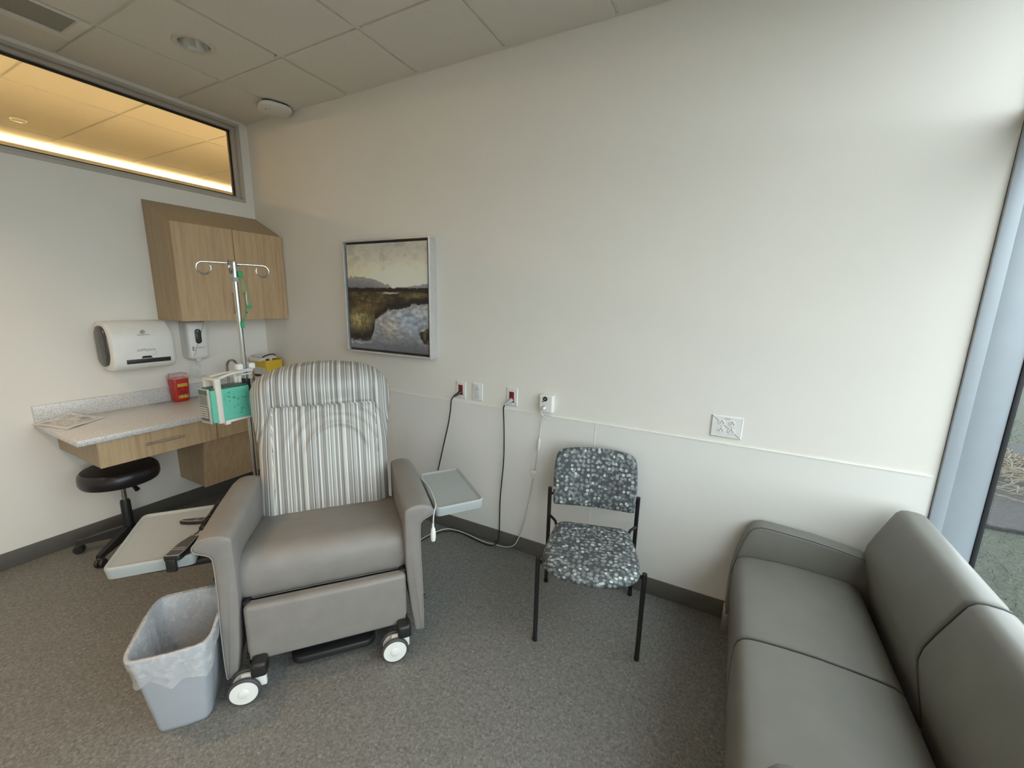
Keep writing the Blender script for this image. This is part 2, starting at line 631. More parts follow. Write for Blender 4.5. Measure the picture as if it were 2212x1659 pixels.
def rpoly(pts, r, n=5):
    """polygon with rounded corners"""
    out = []
    k = len(pts)
    for i in range(k):
        p = Vector(pts[i])
        a = Vector(pts[i - 1]) - p
        b = Vector(pts[(i + 1) % k]) - p
        rr = r[i] if isinstance(r, (list, tuple)) else r
        rr = min(rr, a.length * 0.45, b.length * 0.45)
        A, B_ = p + a.normalized() * rr, p + b.normalized() * rr
        for j in range(n + 1):
            t = j / n
            q = A * (1 - t) ** 2 + p * 2 * t * (1 - t) + B_ * t * t
            out.append((q.x, q.y))
    return out


def frame_mat(origin, X, Y):
    """matrix whose local x,y,z are X, Y and their cross product, at origin"""
    X = Vector(X).normalized()
    Y = Vector(Y).normalized()
    Z = X.cross(Y)
    mm = Matrix((X, Y, Z)).transposed().to_4x4()
    mm.translation = Vector(origin)
    return mm


def text_obj(name, s, size, origin, X, Y, mat, parent, depth=0.0006, label=None):
    cu = bpy.data.curves.new('lettering', 'FONT')
    cu.body = s
    cu.size = size
    cu.extrude = depth / 2
    cu.align_x = 'CENTER'
    cu.align_y = 'CENTER'
    t = bpy.data.objects.new('lettering', cu)
    C.objects.link(t)
    dg = bpy.context.evaluated_depsgraph_get()
    me = bpy.data.meshes.new_from_object(t.evaluated_get(dg))
    bpy.data.objects.remove(t)
    bpy.data.curves.remove(cu)
    me.transform(frame_mat(origin, X, Y))
    me.materials.clear()
    return link_mesh(name, me, mat, parent, label, 0)


def thing(name, label, cat, loc=(0, 0, 0), rotz=0.0, group=None):
    o = bpy.data.objects.new(name, None)
    o.empty_display_size = 0.05
    C.objects.link(o)
    o.location = loc
    o.rotation_euler = (0, 0, rotz)
    o['label'] = label
    o['category'] = cat
    if group:
        o['group'] = group
    return o


def tag(o, label, cat, group=None):
    o['label'] = label
    o['category'] = cat
    if group:
        o['group'] = group
    return o


def struct(name, mb, mat, parent=None, smooth=30.0):
    o = mb.build(name, mat, parent, smooth=smooth)
    if parent is None:
        o['kind'] = 'structure'
    return o


def dup(root, loc, rotz, label=None, group=None):
    r = root.copy()
    C.objects.link(r)
    r.location = loc
    r.rotation_euler = (0, 0, rotz)
    if label:
        r['label'] = label
    if group:
        r['group'] = group
    for ch in list(root.children):
        c = ch.copy()
        C.objects.link(c)
        c.parent = r
        for g in list(ch.children):
            d = g.copy()
            C.objects.link(d)
            d.parent = c
    return r


# ------------------------------------------------------------------ room shell
struct('floor', MB().box((0, ROOM_Y, -0.06), (WIN_X + 0.17, 0, 0)), floor_m)
struct('wall_back', MB().box((-0.0, 0, -0.06), (WIN_X, 0.14, H + 0.12)).box((WIN_X, 0.02, -0.06), (WIN_X + 0.17, 0.14, H + 0.12)), wall_paint)
struct('wall_front', MB().box((-0.14, ROOM_Y - 0.14, -0.06), (WIN_X + 0.14, ROOM_Y, H + 0.12)), wall_paint)
# left wall with the clerestory opening
CL_Z0, CL_Z1, CL_Y1, CL_Y0 = 2.372, 2.955, -0.068, -3.9
wl = MB()
wl.box((-0.14, ROOM_Y, -0.06), (0, 0.14, CL_Z0))
wl.box((-0.14, ROOM_Y, CL_Z1), (0, 0.14, H + 0.12))
wl.box((-0.14, CL_Y1, CL_Z0), (0, 0.14, CL_Z1))
wl.box((-0.14, ROOM_Y, CL_Z0), (0, CL_Y0, CL_Z1))
struct('wall_left', wl, wall_paint)

# wall protection sheets on the back wall with their thin trims
SEAM_Z = 0.958
tr = MB()
for x0, x1 in ((0.45, 3.0275), (3.0315, WIN_X - 0.01)):
    tr.box((x0, -0.004, 0.09), (x1, 0.0, SEAM_Z))
struct('trim_1', tr, panel_mat)
tr = MB()
tr.box((0.45, -0.0065, SEAM_Z - 0.001), (WIN_X - 0.01, 0.0, SEAM_Z + 0.002))
tr.box((3.0275, -0.0055, 0.1), (3.0315, 0.0, SEAM_Z))
struct('trim_2', tr, plain('white_sheet_trim', (0.80, 0.785, 0.74), 0.4))

struct('baseboard_back', MB().box((0.0, -0.011, 0.0), (WIN_X, 0.0, 0.1016), 0.003), base_mat)
struct('baseboard_left', MB().box((0.0, ROOM_Y, 0.0), (0.011, -0.011, 0.1016), 0.003), base_mat)

# ceiling: lay-in tiles, a hole for the downlight, a gap for the lens fixture
GX = [0.0, 0.5696 + 0.0] + [0.5696 + 0.61 * k for k in range(1, 8)]
GX = [g for g in GX if g < WIN_X] + [WIN_X + 0.17]
GY = [0.0, -0.4831] + [-0.4831 - 0.61 * k for k in range(1, 7)]
GY = [g for g in GY if g > ROOM_Y] + [ROOM_Y]
DL = Vector((0.866, -0.780, 0))
DL_R = 0.078
FILL_DOWNLIGHTS = ((0.866, -2.59), (2.70, -3.20))  # unseen lit fixtures, added behind the camera to warm the left side
ce = MB()
TZ = H - 0.015
for i in range(len(GX) - 1):
    for j in range(len(GY) - 1):
        x0, x1, y1, y0 = GX[i] + 0.008, GX[i + 1] - 0.008, GY[j] - 0.008, GY[j + 1] + 0.008
        if i == 0 and j in (2, 3):
            ce.box((x0, y0, TZ), (0.262, y1, H + 0.02))
            continue
        hole = [p for p in ((DL.x, DL.y),) + FILL_DOWNLIGHTS if x0 < p[0] < x1 and y0 < p[1] < y1]
        if hole:
            hc = Vector((*hole[0], 0))
            n = 40
            ring_i, ring_o = [], []
            for k in range(n):
                a = 2 * math.pi * (k + 0.5) / n
                c_, s_ = math.cos(a), math.sin(a)
                ring_i.append((hc.x + DL_R * c_, hc.y + DL_R * s_))
                tx = ((x1 if c_ > 0 else x0) - hc.x) / c_ if abs(c_) > 1e-6 else 1e9
                ty = ((y1 if s_ > 0 else y0) - hc.y) / s_ if abs(s_) > 1e-6 else 1e9
                t = min(tx, ty)
                ring_o.append((hc.x + t * c_, hc.y + t * s_))
            ce.loft([[(x, y, H + 0.02) for x, y in ring_o], [(x, y, TZ) for x, y in ring_o], [(x, y, TZ) for x, y in ring_i], [(x, y, H + 0.02) for x, y in ring_i]], True, False)
            continue
        ce.box((x0, y0, TZ), (x1, y1, H + 0.02), 0.004, 1)
struct('ceiling', ce, tile_mat, smooth=0)
g = MB()
n_skip = (GX[0], GX[-1])
for x in GX[1:-1]:
    g.box((x - 0.012, ROOM_Y, H - 0.004), (x + 0.012, 0, H + 0.03))
for y in GY[1:-1]:
    g.box((0, y - 0.012, H - 0.003), (WIN_X, y + 0.012, H + 0.03))
g.box((0, ROOM_Y, H - 0.012), (0.022, 0, H + 0.03))
g.box((0, -0.022, H - 0.012), (WIN_X, 0, H + 0.03))
struct('trim_3', g, grid_mat, smooth=0)
struct('trim_4', MB().box((-0.14, ROOM_Y, H + 0.16), (WIN_X + 0.2, 0.14, H + 0.2)), plain('deck_grey', (0.3, 0.3, 0.3), 0.9))

# window_1: clerestory onto the corridor
w1 = bpy.data.objects.new('window_1', None)
C.objects.link(w1)
w1['kind'] = 'structure'


def ring(mb, x0, x1, y0, y1, z0, z1, t):
    mb.box((x0, y0, z0), (x1, y1, z0 + t), 0.001, 1)
    mb.box((x0, y0, z1 - t), (x1, y1, z1), 0.001, 1)
    mb.box((x0, y1 - t, z0 + t), (x1, y1, z1 - t), 0.001, 1)
    mb.box((x0, y0, z0 + t), (x1, y0 + t, z1 - t), 0.001, 1)


fm = MB()
ring(fm, -0.145, 0.008, CL_Y0, CL_Y1, CL_Z0, CL_Z1, 0.020)
ring(fm, -0.095, -0.03, CL_Y0 + 0.02, CL_Y1 - 0.02, CL_Z0 + 0.02, CL_Z1 - 0.02, 0.022)
fm.build('window_frame', frame_grey, w1)
fm = MB()
ring(fm, -0.076, -0.056, CL_Y0 + 0.042, CL_Y1 - 0.042, CL_Z0 + 0.042, CL_Z1 - 0.042, 0.012)
fm.build('gasket', gasket, w1)
MB().box((-0.069, CL_Y0 + 0.05, CL_Z0 + 0.05), (-0.063, CL_Y1 - 0.05, CL_Z1 - 0.05)).build('pane', pane_m, w1)

# corridor beyond the clerestory
struct('wall_corridor', MB().box((-2.44, -6.5, -0.06), (-2.30, 2.6, H + 0.12)), corr_paint)
cw = MB()
cw.box((-2.44, -6.64, -0.06), (-0.14, -6.5, H + 0.12))
cw.box((-2.44, 2.6, -0.06), (-0.14, 2.74, H + 0.12))
cw.box((-0.14, 0.14, -0.06), (-0.0, 2.74, H + 0.12))
cw.box((-0.14, -6.64, -0.06), (-0.0, ROOM_Y, H + 0.12))
struct('wall_corridor_ends', cw, corr_paint)
struct('floor_corridor', MB().box((-2.44, -6.64, -0.06), (-0.14, 2.74, 0)), floor_m)
cc = MB()
cxs = [-2.245, -1.925, -0.715, -0.14]
for i in range(3):
    for k in range(15):
        y1 = 2.48 - 0.605 * k + 0.001
        cc.box((cxs[i] + 0.008, y1 - 0.597, TZ), (cxs[i + 1] - 0.008, y1 - 0.008, H + 0.02), 0.002, 1)
struct('ceiling_corridor', cc, tile_mat, smooth=0)
cg = MB().box((-2.245, -6.5, H - 0.003), (-0.14, 2.6, H + 0.03))
struct('trim_5', cg, grid_mat, smooth=0)
# light slot running along the corridor wall
cl = thing('cove_light', 'long warm linear cove light glowing along the far corridor wall', 'light', (-2.30, -2.0, 2.9))
MB().box((0.004, -4.4, 0.036), (0.016, 4.5, 0.078)).build('light_strip', cove_m, cl)
MB().box((0.0, -4.4, 0.022), (0.026, 4.5, 0.034), 0.002).build('housing', grid_mat, cl)
ul = thing('fill_uplight', 'linear uplight added unseen on the corridor side to brighten its ceiling', 'light', (-0.14, -2.0, 1.75))  # hidden lamp, added to light the corridor ceiling evenly
MB().box((-0.062, -3.6, 0.010), (-0.012, 3.9, 0.016)).build('light_strip', emit('fill_uplight_glow', COVE_COLOR, UPLIGHT_FILL_STRENGTH), ul)
f = MB()
f.box((-0.075, -3.62, -0.02), (0.0, 3.92, 0.006), 0.002)
f.box((-0.079, -3.62, -0.02), (-0.070, 3.92, 0.030), 0.002)
f.build('housing', grid_mat, ul)
cs = thing('ceiling_sensor', 'small white disc on the corridor ceiling seen through the high window', 'sensor', (-1.63, -0.86, TZ))
MB().lathe([(0.001, -0.016), (0.03, -0.015), (0.045, -0.009), (0.048, 0.0)], 24).build('cover_disc', white_pl, cs)

# window_2: floor-to-ceiling window wall on the right
w2 = bpy.data.objects.new('window_2', None)
C.objects.link(w2)
w2['kind'] = 'structure'
GLX = WIN_X + 0.158     # glass plane: the frame is a deep one
f = MB()
f.box((WIN_X + 0.002, -0.0145, 0.0), (WIN_X + 0.047, 0.02, H), 0.002, 2)
f.box((WIN_X + 0.0465, -0.0115, 0.0), (WIN_X + 0.150, 0.02, H), 0.003, 2)
f.build('jamb', alu, w2)
f = MB()
f.box((WIN_X + 0.1502, -0.016, 0.0), (WIN_X + 0.166, 0.02, H), 0.002, 2)
f.build('gasket', gasket, w2)
f = MB()
for yy in (-2.0, -3.9):
    f.box((WIN_X, yy - 0.032, 0), (WIN_X + 0.150, yy + 0.032, H), 0.003, 2)
f.box((WIN_X, ROOM_Y, 0), (WIN_X + 0.14, -3.93, H), 0.003, 2)
f.build('mullion', alu, w2)
BAYS = ((-1.968, -0.012), (-3.868, -2.032))
f = MB()
for a, b in BAYS:
    f.box((WIN_X, a, 2.265), (WIN_X + 0.150, b, 2.335), 0.003, 2)
f.build('transom', alu, w2)
f = MB()
for a, b in BAYS:
    f.box((WIN_X, a, 0.0), (WIN_X + 0.150, b, 0.09), 0.003, 2)
    f.box((WIN_X, a, H - 0.06), (WIN_X + 0.150, b, H + 0.05), 0.003, 2)
f.build('sill', alu, w2)
f = MB()
for a, b in BAYS:
    f.box((GLX - 0.003, a - 0.01, 0.02), (GLX + 0.003, b + 0.004, H - 0.02))
f.build('pane', pane_m, w2)

# outside
struct('ground', MB().box((WIN_X + 0.17, -30, -0.4), (60, 60, -0.12)), grass_m)
mu = MB()
out = []
for k in range(40):
    a = 2 * math.pi * k / 40
    rr = 1.0 + 0.10 * math.sin(3 * a) + 0.06 * math.sin(7 * a + 1)
    out.append((6.2 + 2.6 * rr * math.cos(a), 4.15 + 1.55 * rr * math.sin(a) + 0.22 * math.cos(a)))
mu.prism(out, -0.125, -0.085, None, 0.012)
tag(mu.build('mulch_bed', mulch_m), 'dark bark mulch bed in the lawn outside the window', 'mulch bed')
gb = MB()
rnd = random.Random(3)
for k in range(15000):
    x = WIN_X + 0.35 + rnd.random() ** 1.3 * 3.2
    y = rnd.uniform(-0.6, 4.4) if x < 6 else rnd.uniform(0.4, 7.5)
    dx, dy = x - 6.2, y - 4.15
    if (dx / 2.5) ** 2 + (dy / 1.45) ** 2 < 1:
        continue
    a = rnd.uniform(0, 6.28)
    h = rnd.uniform(0.015, 0.035)
    w = rnd.uniform(0.0015, 0.0035)
    lean = rnd.uniform(-0.03, 0.03), rnd.uniform(-0.03, 0.03)
    c_, s_ = math.cos(a) * w, math.sin(a) * w
    vs = [gb.bm.verts.new(p) for p in ((x - c_, y - s_, -0.12), (x + c_, y + s_, -0.12), (x + lean[0], y + lean[1], -0.12 + h))]
    gb.bm.faces.new(vs)
gr = gb.build('lawn_grass', blade_m, recalc=False, kind='stuff')
tag(gr, 'short patchy green lawn grass outside the window', 'grass')
st = MB()
for k in range(520):
    x, y = rnd.gauss(6.45, 0.55), rnd.gauss(4.2, 0.55)
    a = rnd.gauss(0.7, 0.7)
    L = rnd.uniform(0.15, 0.45)
    st.tube([(x, y, -0.075 + rnd.random() * 0.03), (x + L * 0.5 * math.cos(a), y + L * 0.5 * math.sin(a), -0.05 + rnd.random() * 0.04), (x + L * math.cos(a + 0.15), y + L * math.sin(a + 0.15), -0.075 + rnd.random() * 0.03)], 0.0035, 4)
so = st.build('dry_straw', straw_m, kind='stuff')
tag(so, 'pale dry plant stalks strewn over the mulch outside', 'straw')

# ------------------------------------------------------------------ ceiling fixtures
def downlight(x, y, label, lit, group=None):
    d = thing('downlight', label, 'downlight', (x, y, TZ), 0, group)
    MB().lathe([(0.074, 0.002), (0.076, -0.005), (0.098, -0.0045), (0.101, -0.001), (0.1, 0.001)], 40, cap=False).build('trim_ring', plain('ring_white', (0.62, 0.60, 0.55), 0.4), d)
    cupm = MB()
    cupm.loft([[(r * math.cos(2 * math.pi * j / 40), r * math.sin(2 * math.pi * j / 40), z) for j in range(40)] for r, z in ((0.076, -0.002), (0.070, 0.02), (0.060, 0.05), (0.045, 0.08))], True, False)
    cupm.build('reflector', reflector, d)
    MB().lathe([(0.001, 0.080), (0.046, 0.080), (0.046, 0.086), (0.001, 0.086)], 32).build('lamp_lens', emit('fill_lens', FILL_COLOR, 8.0) if lit else plain('frosted_lens', (0.7, 0.68, 0.62), 0.3), d)
    if lit:
        la = bpy.data.lights.new('downlight_fill_lamp', 'AREA')  # only the added fill fixtures carry a lamp
        la.shape = 'DISK'
        la.size = 0.08
        la.color = FILL_COLOR
        la.energy = FILL_POWER
        lo = bpy.data.objects.new('downlight_fill_lamp', la)
        C.objects.link(lo)
        lo.location = (x, y, TZ + 0.07)
    return d


downlight(DL.x, DL.y, 'round recessed downlight switched off in the ceiling', False)
for x, y in FILL_DOWNLIGHTS:
    downlight(x, y, 'unseen recessed downlight added behind the viewpoint for warm fill', True, 'unseen downlights added for warm fill')

lf = thing('ceiling_fixture', 'recessed rectangular ceiling fixture with grey textured lens above the counter end', 'ceiling fixture', (0.42, -1.70, TZ))
fm = MB()
X0, X1, Y0, Y1 = -0.152, 0.136, -0.605, 0.597
fm.box((X0, Y0, -0.004), (X0 + 0.045, Y1, 0.03), 0.002)
fm.box((X1 - 0.012, Y0, -0.004), (X1, Y1, 0.03), 0.002)
fm.box((X0 + 0.045, Y1 - 0.045, -0.004), (X1 - 0.012, Y1, 0.03), 0.002)
fm.box((X0 + 0.045, Y0, -0.004), (X1 - 0.012, Y0 + 0.045, 0.03), 0.002)
fm.build('frame', grid_mat, lf)
MB().box((X0 + 0.045, Y0 + 0.045, 0.008), (X1 - 0.012, Y1 - 0.045, 0.03)).build('lens', lens_m, lf)

ap = thing('wireless_access_point', 'white rounded wireless access point on the ceiling in the corner', 'access point', (0.555, -0.125, 2.946), R_(-18))
MB().prism(rrect(-0.105, -0.105, 0.105, 0.105, 0.075, 8), -0.008, 0.022, None, 0.010).build('body', white_pl, ap)
MB().prism(rrect(-0.088, -0.088, 0.088, 0.088, 0.05, 5), 0.022, 0.034).build('shadow_gap_bracket', black_pl, ap)  # mount made wide and black to put in the shadow gap above the body
MB().box((-0.018, -0.062, -0.0085), (0.018, -0.054, -0.0075)).build('mark', light_print, ap)

# ------------------------------------------------------------------ wall cabinet
wc = thing('wall_cabinet', 'light oak two-door wall cabinet with sloped top above the counter', 'cabinet', (0, 0, 1.446))
CW, CD, ZB = 0.776, 0.318, 0.0
ZF, ZK = 0.655, 0.811
b = MB()
prof = [(0.002, ZB), (CD, ZB), (CD, ZF), (0.002, ZK)]
b.loft([[(x, y, z) for x, z in prof] for y in (-CW, -0.003)])
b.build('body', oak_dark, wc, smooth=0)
for y0, y1, hy in ((-CW + 0.003, -0.392, -0.430), (-0.388, -0.006, -0.350)):
    dr = MB().box((CD + 0.001, y0, ZB - 0.002), (CD + 0.020, y1, ZF - 0.004), 0.0012, 1).build('door', oak, wc)
    hb = MB()
    hb.box((CD + 0.030, hy - 0.005, 0.045), (CD + 0.052, hy + 0.005, 0.205), 0.0015)
    for zz in (0.052, 0.194):
        hb.box((CD + 0.020, hy - 0.005, zz - 0.005), (CD + 0.046, hy + 0.005, zz + 0.005), 0.001)
    hb.build('handle', nickel, dr)

# ------------------------------------------------------------------ counter, drawer unit, sink base
CT = 0.845
ct = thing('countertop', 'pale speckled quartz countertop running into the corner', 'countertop', (0, 0, CT - 0.032))
MB().box((0.002, -1.471, 0.0), (0.642, -0.003, 0.032), 0.0025).build('worktop', quartz_m, ct)
MB().box((0.002, -1.466, 0.032), (0.020, -0.003, 0.136), 0.002).build('backsplash', quartz_m, ct)

du = thing('drawer_unit', 'shallow oak drawer unit hung under the open end of the countertop', 'drawer', (0, -1.385, 0.655))
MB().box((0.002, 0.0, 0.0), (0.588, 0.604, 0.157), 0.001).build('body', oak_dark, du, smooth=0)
dr = MB().box((0.589, 0.001, -0.002), (0.607, 0.606, 0.150), 0.0012, 1).build('drawer_front', oak, du)
hb = MB()
hb.tube([(0.637, 0.205, 0.083), (0.637, 0.405, 0.083)], 0.006, 10)
for yy in (0.222, 0.388):
    hb.tube([(0.607, yy, 0.083), (0.637, yy, 0.083)], 0.005, 8)
hb.build('handle', nickel, dr)

sb = thing('sink_cabinet', 'oak sink base cabinet hung on the wall beneath the sink', 'cabinet', (0, -0.003, 0.235))
prof = [(0.002, 0.0), (0.340, 0.0), (0.405, 0.36), (0.42, 0.405), (0.42, 0.577), (0.002, 0.577)]
sbm = MB()
sbm.loft([[(x, y, z) for x, z in prof] for y in (-0.775, -0.002)])
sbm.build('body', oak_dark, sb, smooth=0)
fp = MB()
fp.box((0.421, -0.772, 0.420), (0.607, -0.005, 0.572), 0.0012, 1)
fp.build('apron_panel', oak, sb)
for y0, y1 in ((-0.777, -0.392), (-0.388, -0.004)):
    dm = MB()
    dm.loft([[(x, y, z) for x, z in ((0.341, -0.002), (0.359, -0.002), (0.427, 0.412), (0.409, 0.412))] for y in (y0, y1)])
    dm.build('door', oak, sb, smooth=0)

# faucet
fc = thing('faucet', 'chrome gooseneck faucet behind the sink on the countertop', 'faucet', (0.125, -0.420, CT))
MB().lathe([(0.026, 0), (0.026, 0.012), (0.017, 0.02), (0.016, 0.05), (0.001, 0.05)], 20).build('base', chrome, fc)
pts = [(0, 0, 0.04), (0, 0, 0.21)] + [(0.055 - 0.055 * math.cos(a), 0.012 * (1 - math.cos(a)), 0.215 + 0.062 * math.sin(a)) for a in (R_(20 * k) for k in range(1, 10))] + [(0.112, 0.024, 0.185)]
MB().tube(pts, 0.0095, 12).build('spout', chrome, fc)
MB().tube([(0.110, 0.0235, 0.202), (0.114, 0.0245, 0.165)], 0.0125, 12).build('aerator', chrome, fc)
for s in (-1, 1):
    hd = MB()
    hd.tube([(0, s * 0.10, 0.0), (0, s * 0.10, 0.036)], 0.014, 12)
    hd.tube([(0, s * 0.10, 0.032), (0.02, s * 0.16, 0.045)], 0.006, 8)
    hd.build('handle', chrome, fc)

# ------------------------------------------------------------------ wall dispensers
td = thing('towel_dispenser', 'white paper towel dispenser with dark oval end cap', 'towel dispenser', (0.0, -0.955, 1.125))
prof = rpoly([(0.004, 0.02), (0.075, 0.0), (0.190, 0.004), (0.2275, 0.040), (0.2255, 0.235), (0.150, 0.322), (0.05, 0.322), (0.004, 0.30)], [0.01, 0.03, 0.05, 0.06, 0.07, 0.08, 0.03, 0.01], 6)
tb = MB()
hw = 0.172
secs = []
for y, ins in ((-hw, 0.012), (-hw + 0.006, 0.003), (-hw + 0.016, 0.0), (hw - 0.03, 0.0), (hw - 0.010, 0.007), (hw, 0.024)):
    secs.append([(x, y, z) for x, z in (inset(prof, ins) if ins else prof)])
tb.loft(secs)
tb.build('cover', white_pl, td, smooth=50)
capo = rpoly([(0.016, 0.055), (0.075, 0.022), (0.150, 0.045), (0.180, 0.10), (0.178, 0.22), (0.140, 0.288), (0.06, 0.296), (0.018, 0.255)], 0.06, 6)
cm = MB()
cm.loft([[(x, -hw + 0.002, z) for x, z in capo], [(x, -hw - 0.004, z) for x, z in capo], [(x, -hw - 0.012, z) for x, z in inset(capo, 0.006)], [(x, -hw - 0.016, z) for x, z in inset(capo, 0.02)]])
cm.build('end_cap', smoke_pl, td, smooth=50)
FX = 0.2262
sl = MB()
sl.box((0.200, -0.112, 0.048), (0.2284, 0.128, 0.076), 0.0005)
sl.build('towel_slot', black_pl, td)
ar = MB()
ar.loft([[(x, y, z) for y, z in ((-0.033, 0.079), (0.028, 0.079), (0.019, 0.094), (-0.024, 0.094))] for x in (0.20, 0.2283)])
ar.build('slot_tab', black_pl, td, smooth=0)
text_obj('brand_lettering', 'enMotion', 0.026, (FX + 0.001, 0.0, 0.134), (0, 1, 0), (0, 0.0, 1), print_m, td)
text_obj('brand_lettering', 'Georgia-Pacific', 0.011, (FX + 0.0005, -0.005, 0.234), (0, 1, 0), (-0.15, 0, 1), print_m, td)


def swirl_logo(parent, origin, r, mat):
    lb = MB()
    ox, oy, oz = origin
    lb.tube([(ox, oy + r * math.cos(a), oz + r * math.sin(a)) for a in (2 * math.pi * k / 24 for k in range(24))], r * 0.13, 6, closed=True)
    for s in (0.62, 0.28):
        lb.tube([(ox, oy + r * s * math.cos(a), oz + r * s * math.sin(a)) for a in (R_(30 + 15 * k) for k in range(18))], r * 0.12, 6)
    return lb.build('logo', mat, parent)


swirl_logo(td, (FX - 0.004, -0.005, 0.252), 0.011, print_m)
hnd = MB()
hnd.tube([(FX + 0.001, 0.026, 0.105), (FX + 0.001, 0.040, 0.100), (FX + 0.001, 0.052, 0.106), (FX + 0.001, 0.054, 0.116), (FX + 0.001, 0.040, 0.118)], 0.0012, 5)
hnd.build('hand_symbol', light_print, td)
vt = MB()
for k in range(13):
    vt.box((0.098, -0.13 + 0.022 * k, 0.006), (0.112, -0.117 + 0.022 * k, 0.0125))
vt.build('vent', plain('vent_shadow', (0.25, 0.24, 0.23), 0.6), td)

sd = thing('soap_dispenser', 'tall white soap dispenser with dark oval window under the wall cabinet', 'soap dispenser', (0.0, -0.588, 1.145))
prof = [(-0.066, 0.012), (-0.050, 0.0), (0.050, 0.0), (0.066, 0.012), (0.070, 0.05), (0.070, 0.285), (-0.070, 0.285), (-0.070, 0.05)]
ol = rpoly(prof, [0.01, 0.02, 0.02, 0.01, 0.02, 0.025, 0.025, 0.02], 5)
MS = Matrix(((0, 0, 1, 0), (1, 0, 0, 0), (0, 1, 0, 0), (0, 0, 0, 1)))   # outline (y,z) pushed along x
sm = MB()
sm.loft([[MS @ Vector((x, y, z)) for x, y in o] for o, z in ((ol, 0.001), (ol, 0.05), (ol, 0.085), (inset(ol, 0.006), 0.102), (inset(ol, 0.014), 0.109), (inset(ol, 0.024), 0.111))])
sm.build('cover', white_pl, sd, smooth=50)
ow = rrect(-0.021, 0.118, 0.021, 0.228, 0.0209, 8)
wm = MB()
wm.loft([[MS @ Vector((x, y, z)) for x, y in o] for o, z in ((ow, 0.108), (ow, 0.1125), (inset(ow, 0.002), 0.1135))])
wm.build('level_window', black_pl, sd)
MB().box((0.112, -0.014, 0.134), (0.1142, 0.014, 0.190), 0.004).build('window_glass', smoke_pl, sd)
swirl_logo(sd, (0.1142, 0.0, 0.213), 0.0065, light_print)
text_obj('brand_lettering', 'Georgia-Pacific', 0.0052, (0.1145, 0, 0.200), (0, 1, 0), (0, 0, 1), light_print, sd)
text_obj('brand_lettering', 'enMotion', 0.014, (0.1122, 0.01, 0.088), (0, 1, 0), (0, 0, 1), print_m, sd)
im = MB()
for k in range(3):
    im.box((0.1105, -0.048, 0.068 + 0.011 * k), (0.1118, -0.036, 0.074 + 0.011 * k))
    im.box((0.1105, -0.031, 0.070 + 0.011 * k), (0.1118, -0.027, 0.073 + 0.011 * k))
im.build('icons', dark_print, sd)
MB().lathe([(0.001, -0.018), (0.017, -0.016), (0.024, 0.0), (0.03, 0.012)], 20, (0.075, 0.0, 0.0)).build('nozzle', white_pl, sd)
dg = MB()
prof = [(0.003, -0.002), (0.003, -0.115), (0.012, -0.130), (0.045, -0.142), (0.085, -0.142), (0.095, -0.136)]
secs = []
for yy in (-0.042, 0.042):
    secs.append([(x, yy, z) for x, z in prof])
inner = [[(x + 0.002, y, z + 0.002) for x, y, z in s] for s in secs]
for s_, q_ in zip(secs, inner):
    pass
dg.loft([[secs[0][i], secs[1][i], inner[1][i], inner[0][i]] for i in range(len(prof))], True, True)
dg.build('drip_guard', clear_tray, sd)

# ------------------------------------------------------------------ things on the counter
shc = thing('sharps_container', 'small red sharps container with clear lid on the counter', 'sharps container', (0.068, -0.736, CT), R_(3))
secs = []
for z, hx, hy in ((0.0, 0.036, 0.040), (0.006, 0.041, 0.045), (0.08, 0.043, 0.048), (0.165, 0.045, 0.051), (0.172, 0.043, 0.049)):
    secs.append([(x, y, z) for x, y in rrect(-hx, -hy, hx, hy, 0.014, 4)])
MB().loft(secs).build('body', red_pl, shc)
secs = []
for z, hx, hy in ((0.170, 0.048, 0.054), (0.176, 0.050, 0.057), (0.184, 0.050, 0.057), (0.187, 0.043, 0.048), (0.204, 0.042, 0.047), (0.207, 0.036, 0.042)):
    secs.append([(x, y, z) for x, y in rrect(-hx, -hy, hx, hy, 0.014, 4)])
MB().loft(secs).build('lid', clear_lid, shc)
lb = MB().box((0.0436, -0.030, 0.112), (0.0455, 0.034, 0.134)).build('label', yellow_lab, shc, 'yellow warning band')
text_obj('label_lettering', 'BIOHAZARD', 0.0085, (0.0460, 0.002, 0.1235), (0, 1, 0), (0, 0, 1), plain('olive_print', (0.25, 0.18, 0.02), 0.6), shc)
lb = MB().box((0.0425, -0.030, 0.026), (0.0445, 0.034, 0.047)).build('label', yellow_lab, shc, 'yellow symbol band')
sy_ = MB()
for k in (-1, 0, 1):
    sy_.tube([(0.0448, 0.002 + k * 0.023 + 0.0045 * math.cos(a), 0.0365 + 0.0045 * math.sin(a)) for a in (2 * math.pi * j / 12 for j in range(12))], 0.0010, 5, closed=True)
    sy_.lathe([(0.001, 0), (0.0022, 0.0006)], 8, (0.0446, 0.002 + k * 0.023, 0.0365), Matrix.Rotation(R_(90), 4, 'Y'))
sy_.build('warning_symbol', dark_print, shc)
pr_ = MB()
for z, a, bb in ((0.098, 0.012, 0.028), (0.098, -0.028, -0.008), (0.078, -0.022, 0.026), (0.064, -0.022, 0.028)):
    pr_.box((0.0430, a, z - 0.003), (0.0448, bb, z + 0.003))
pr_.build('print', red_dark, shc)

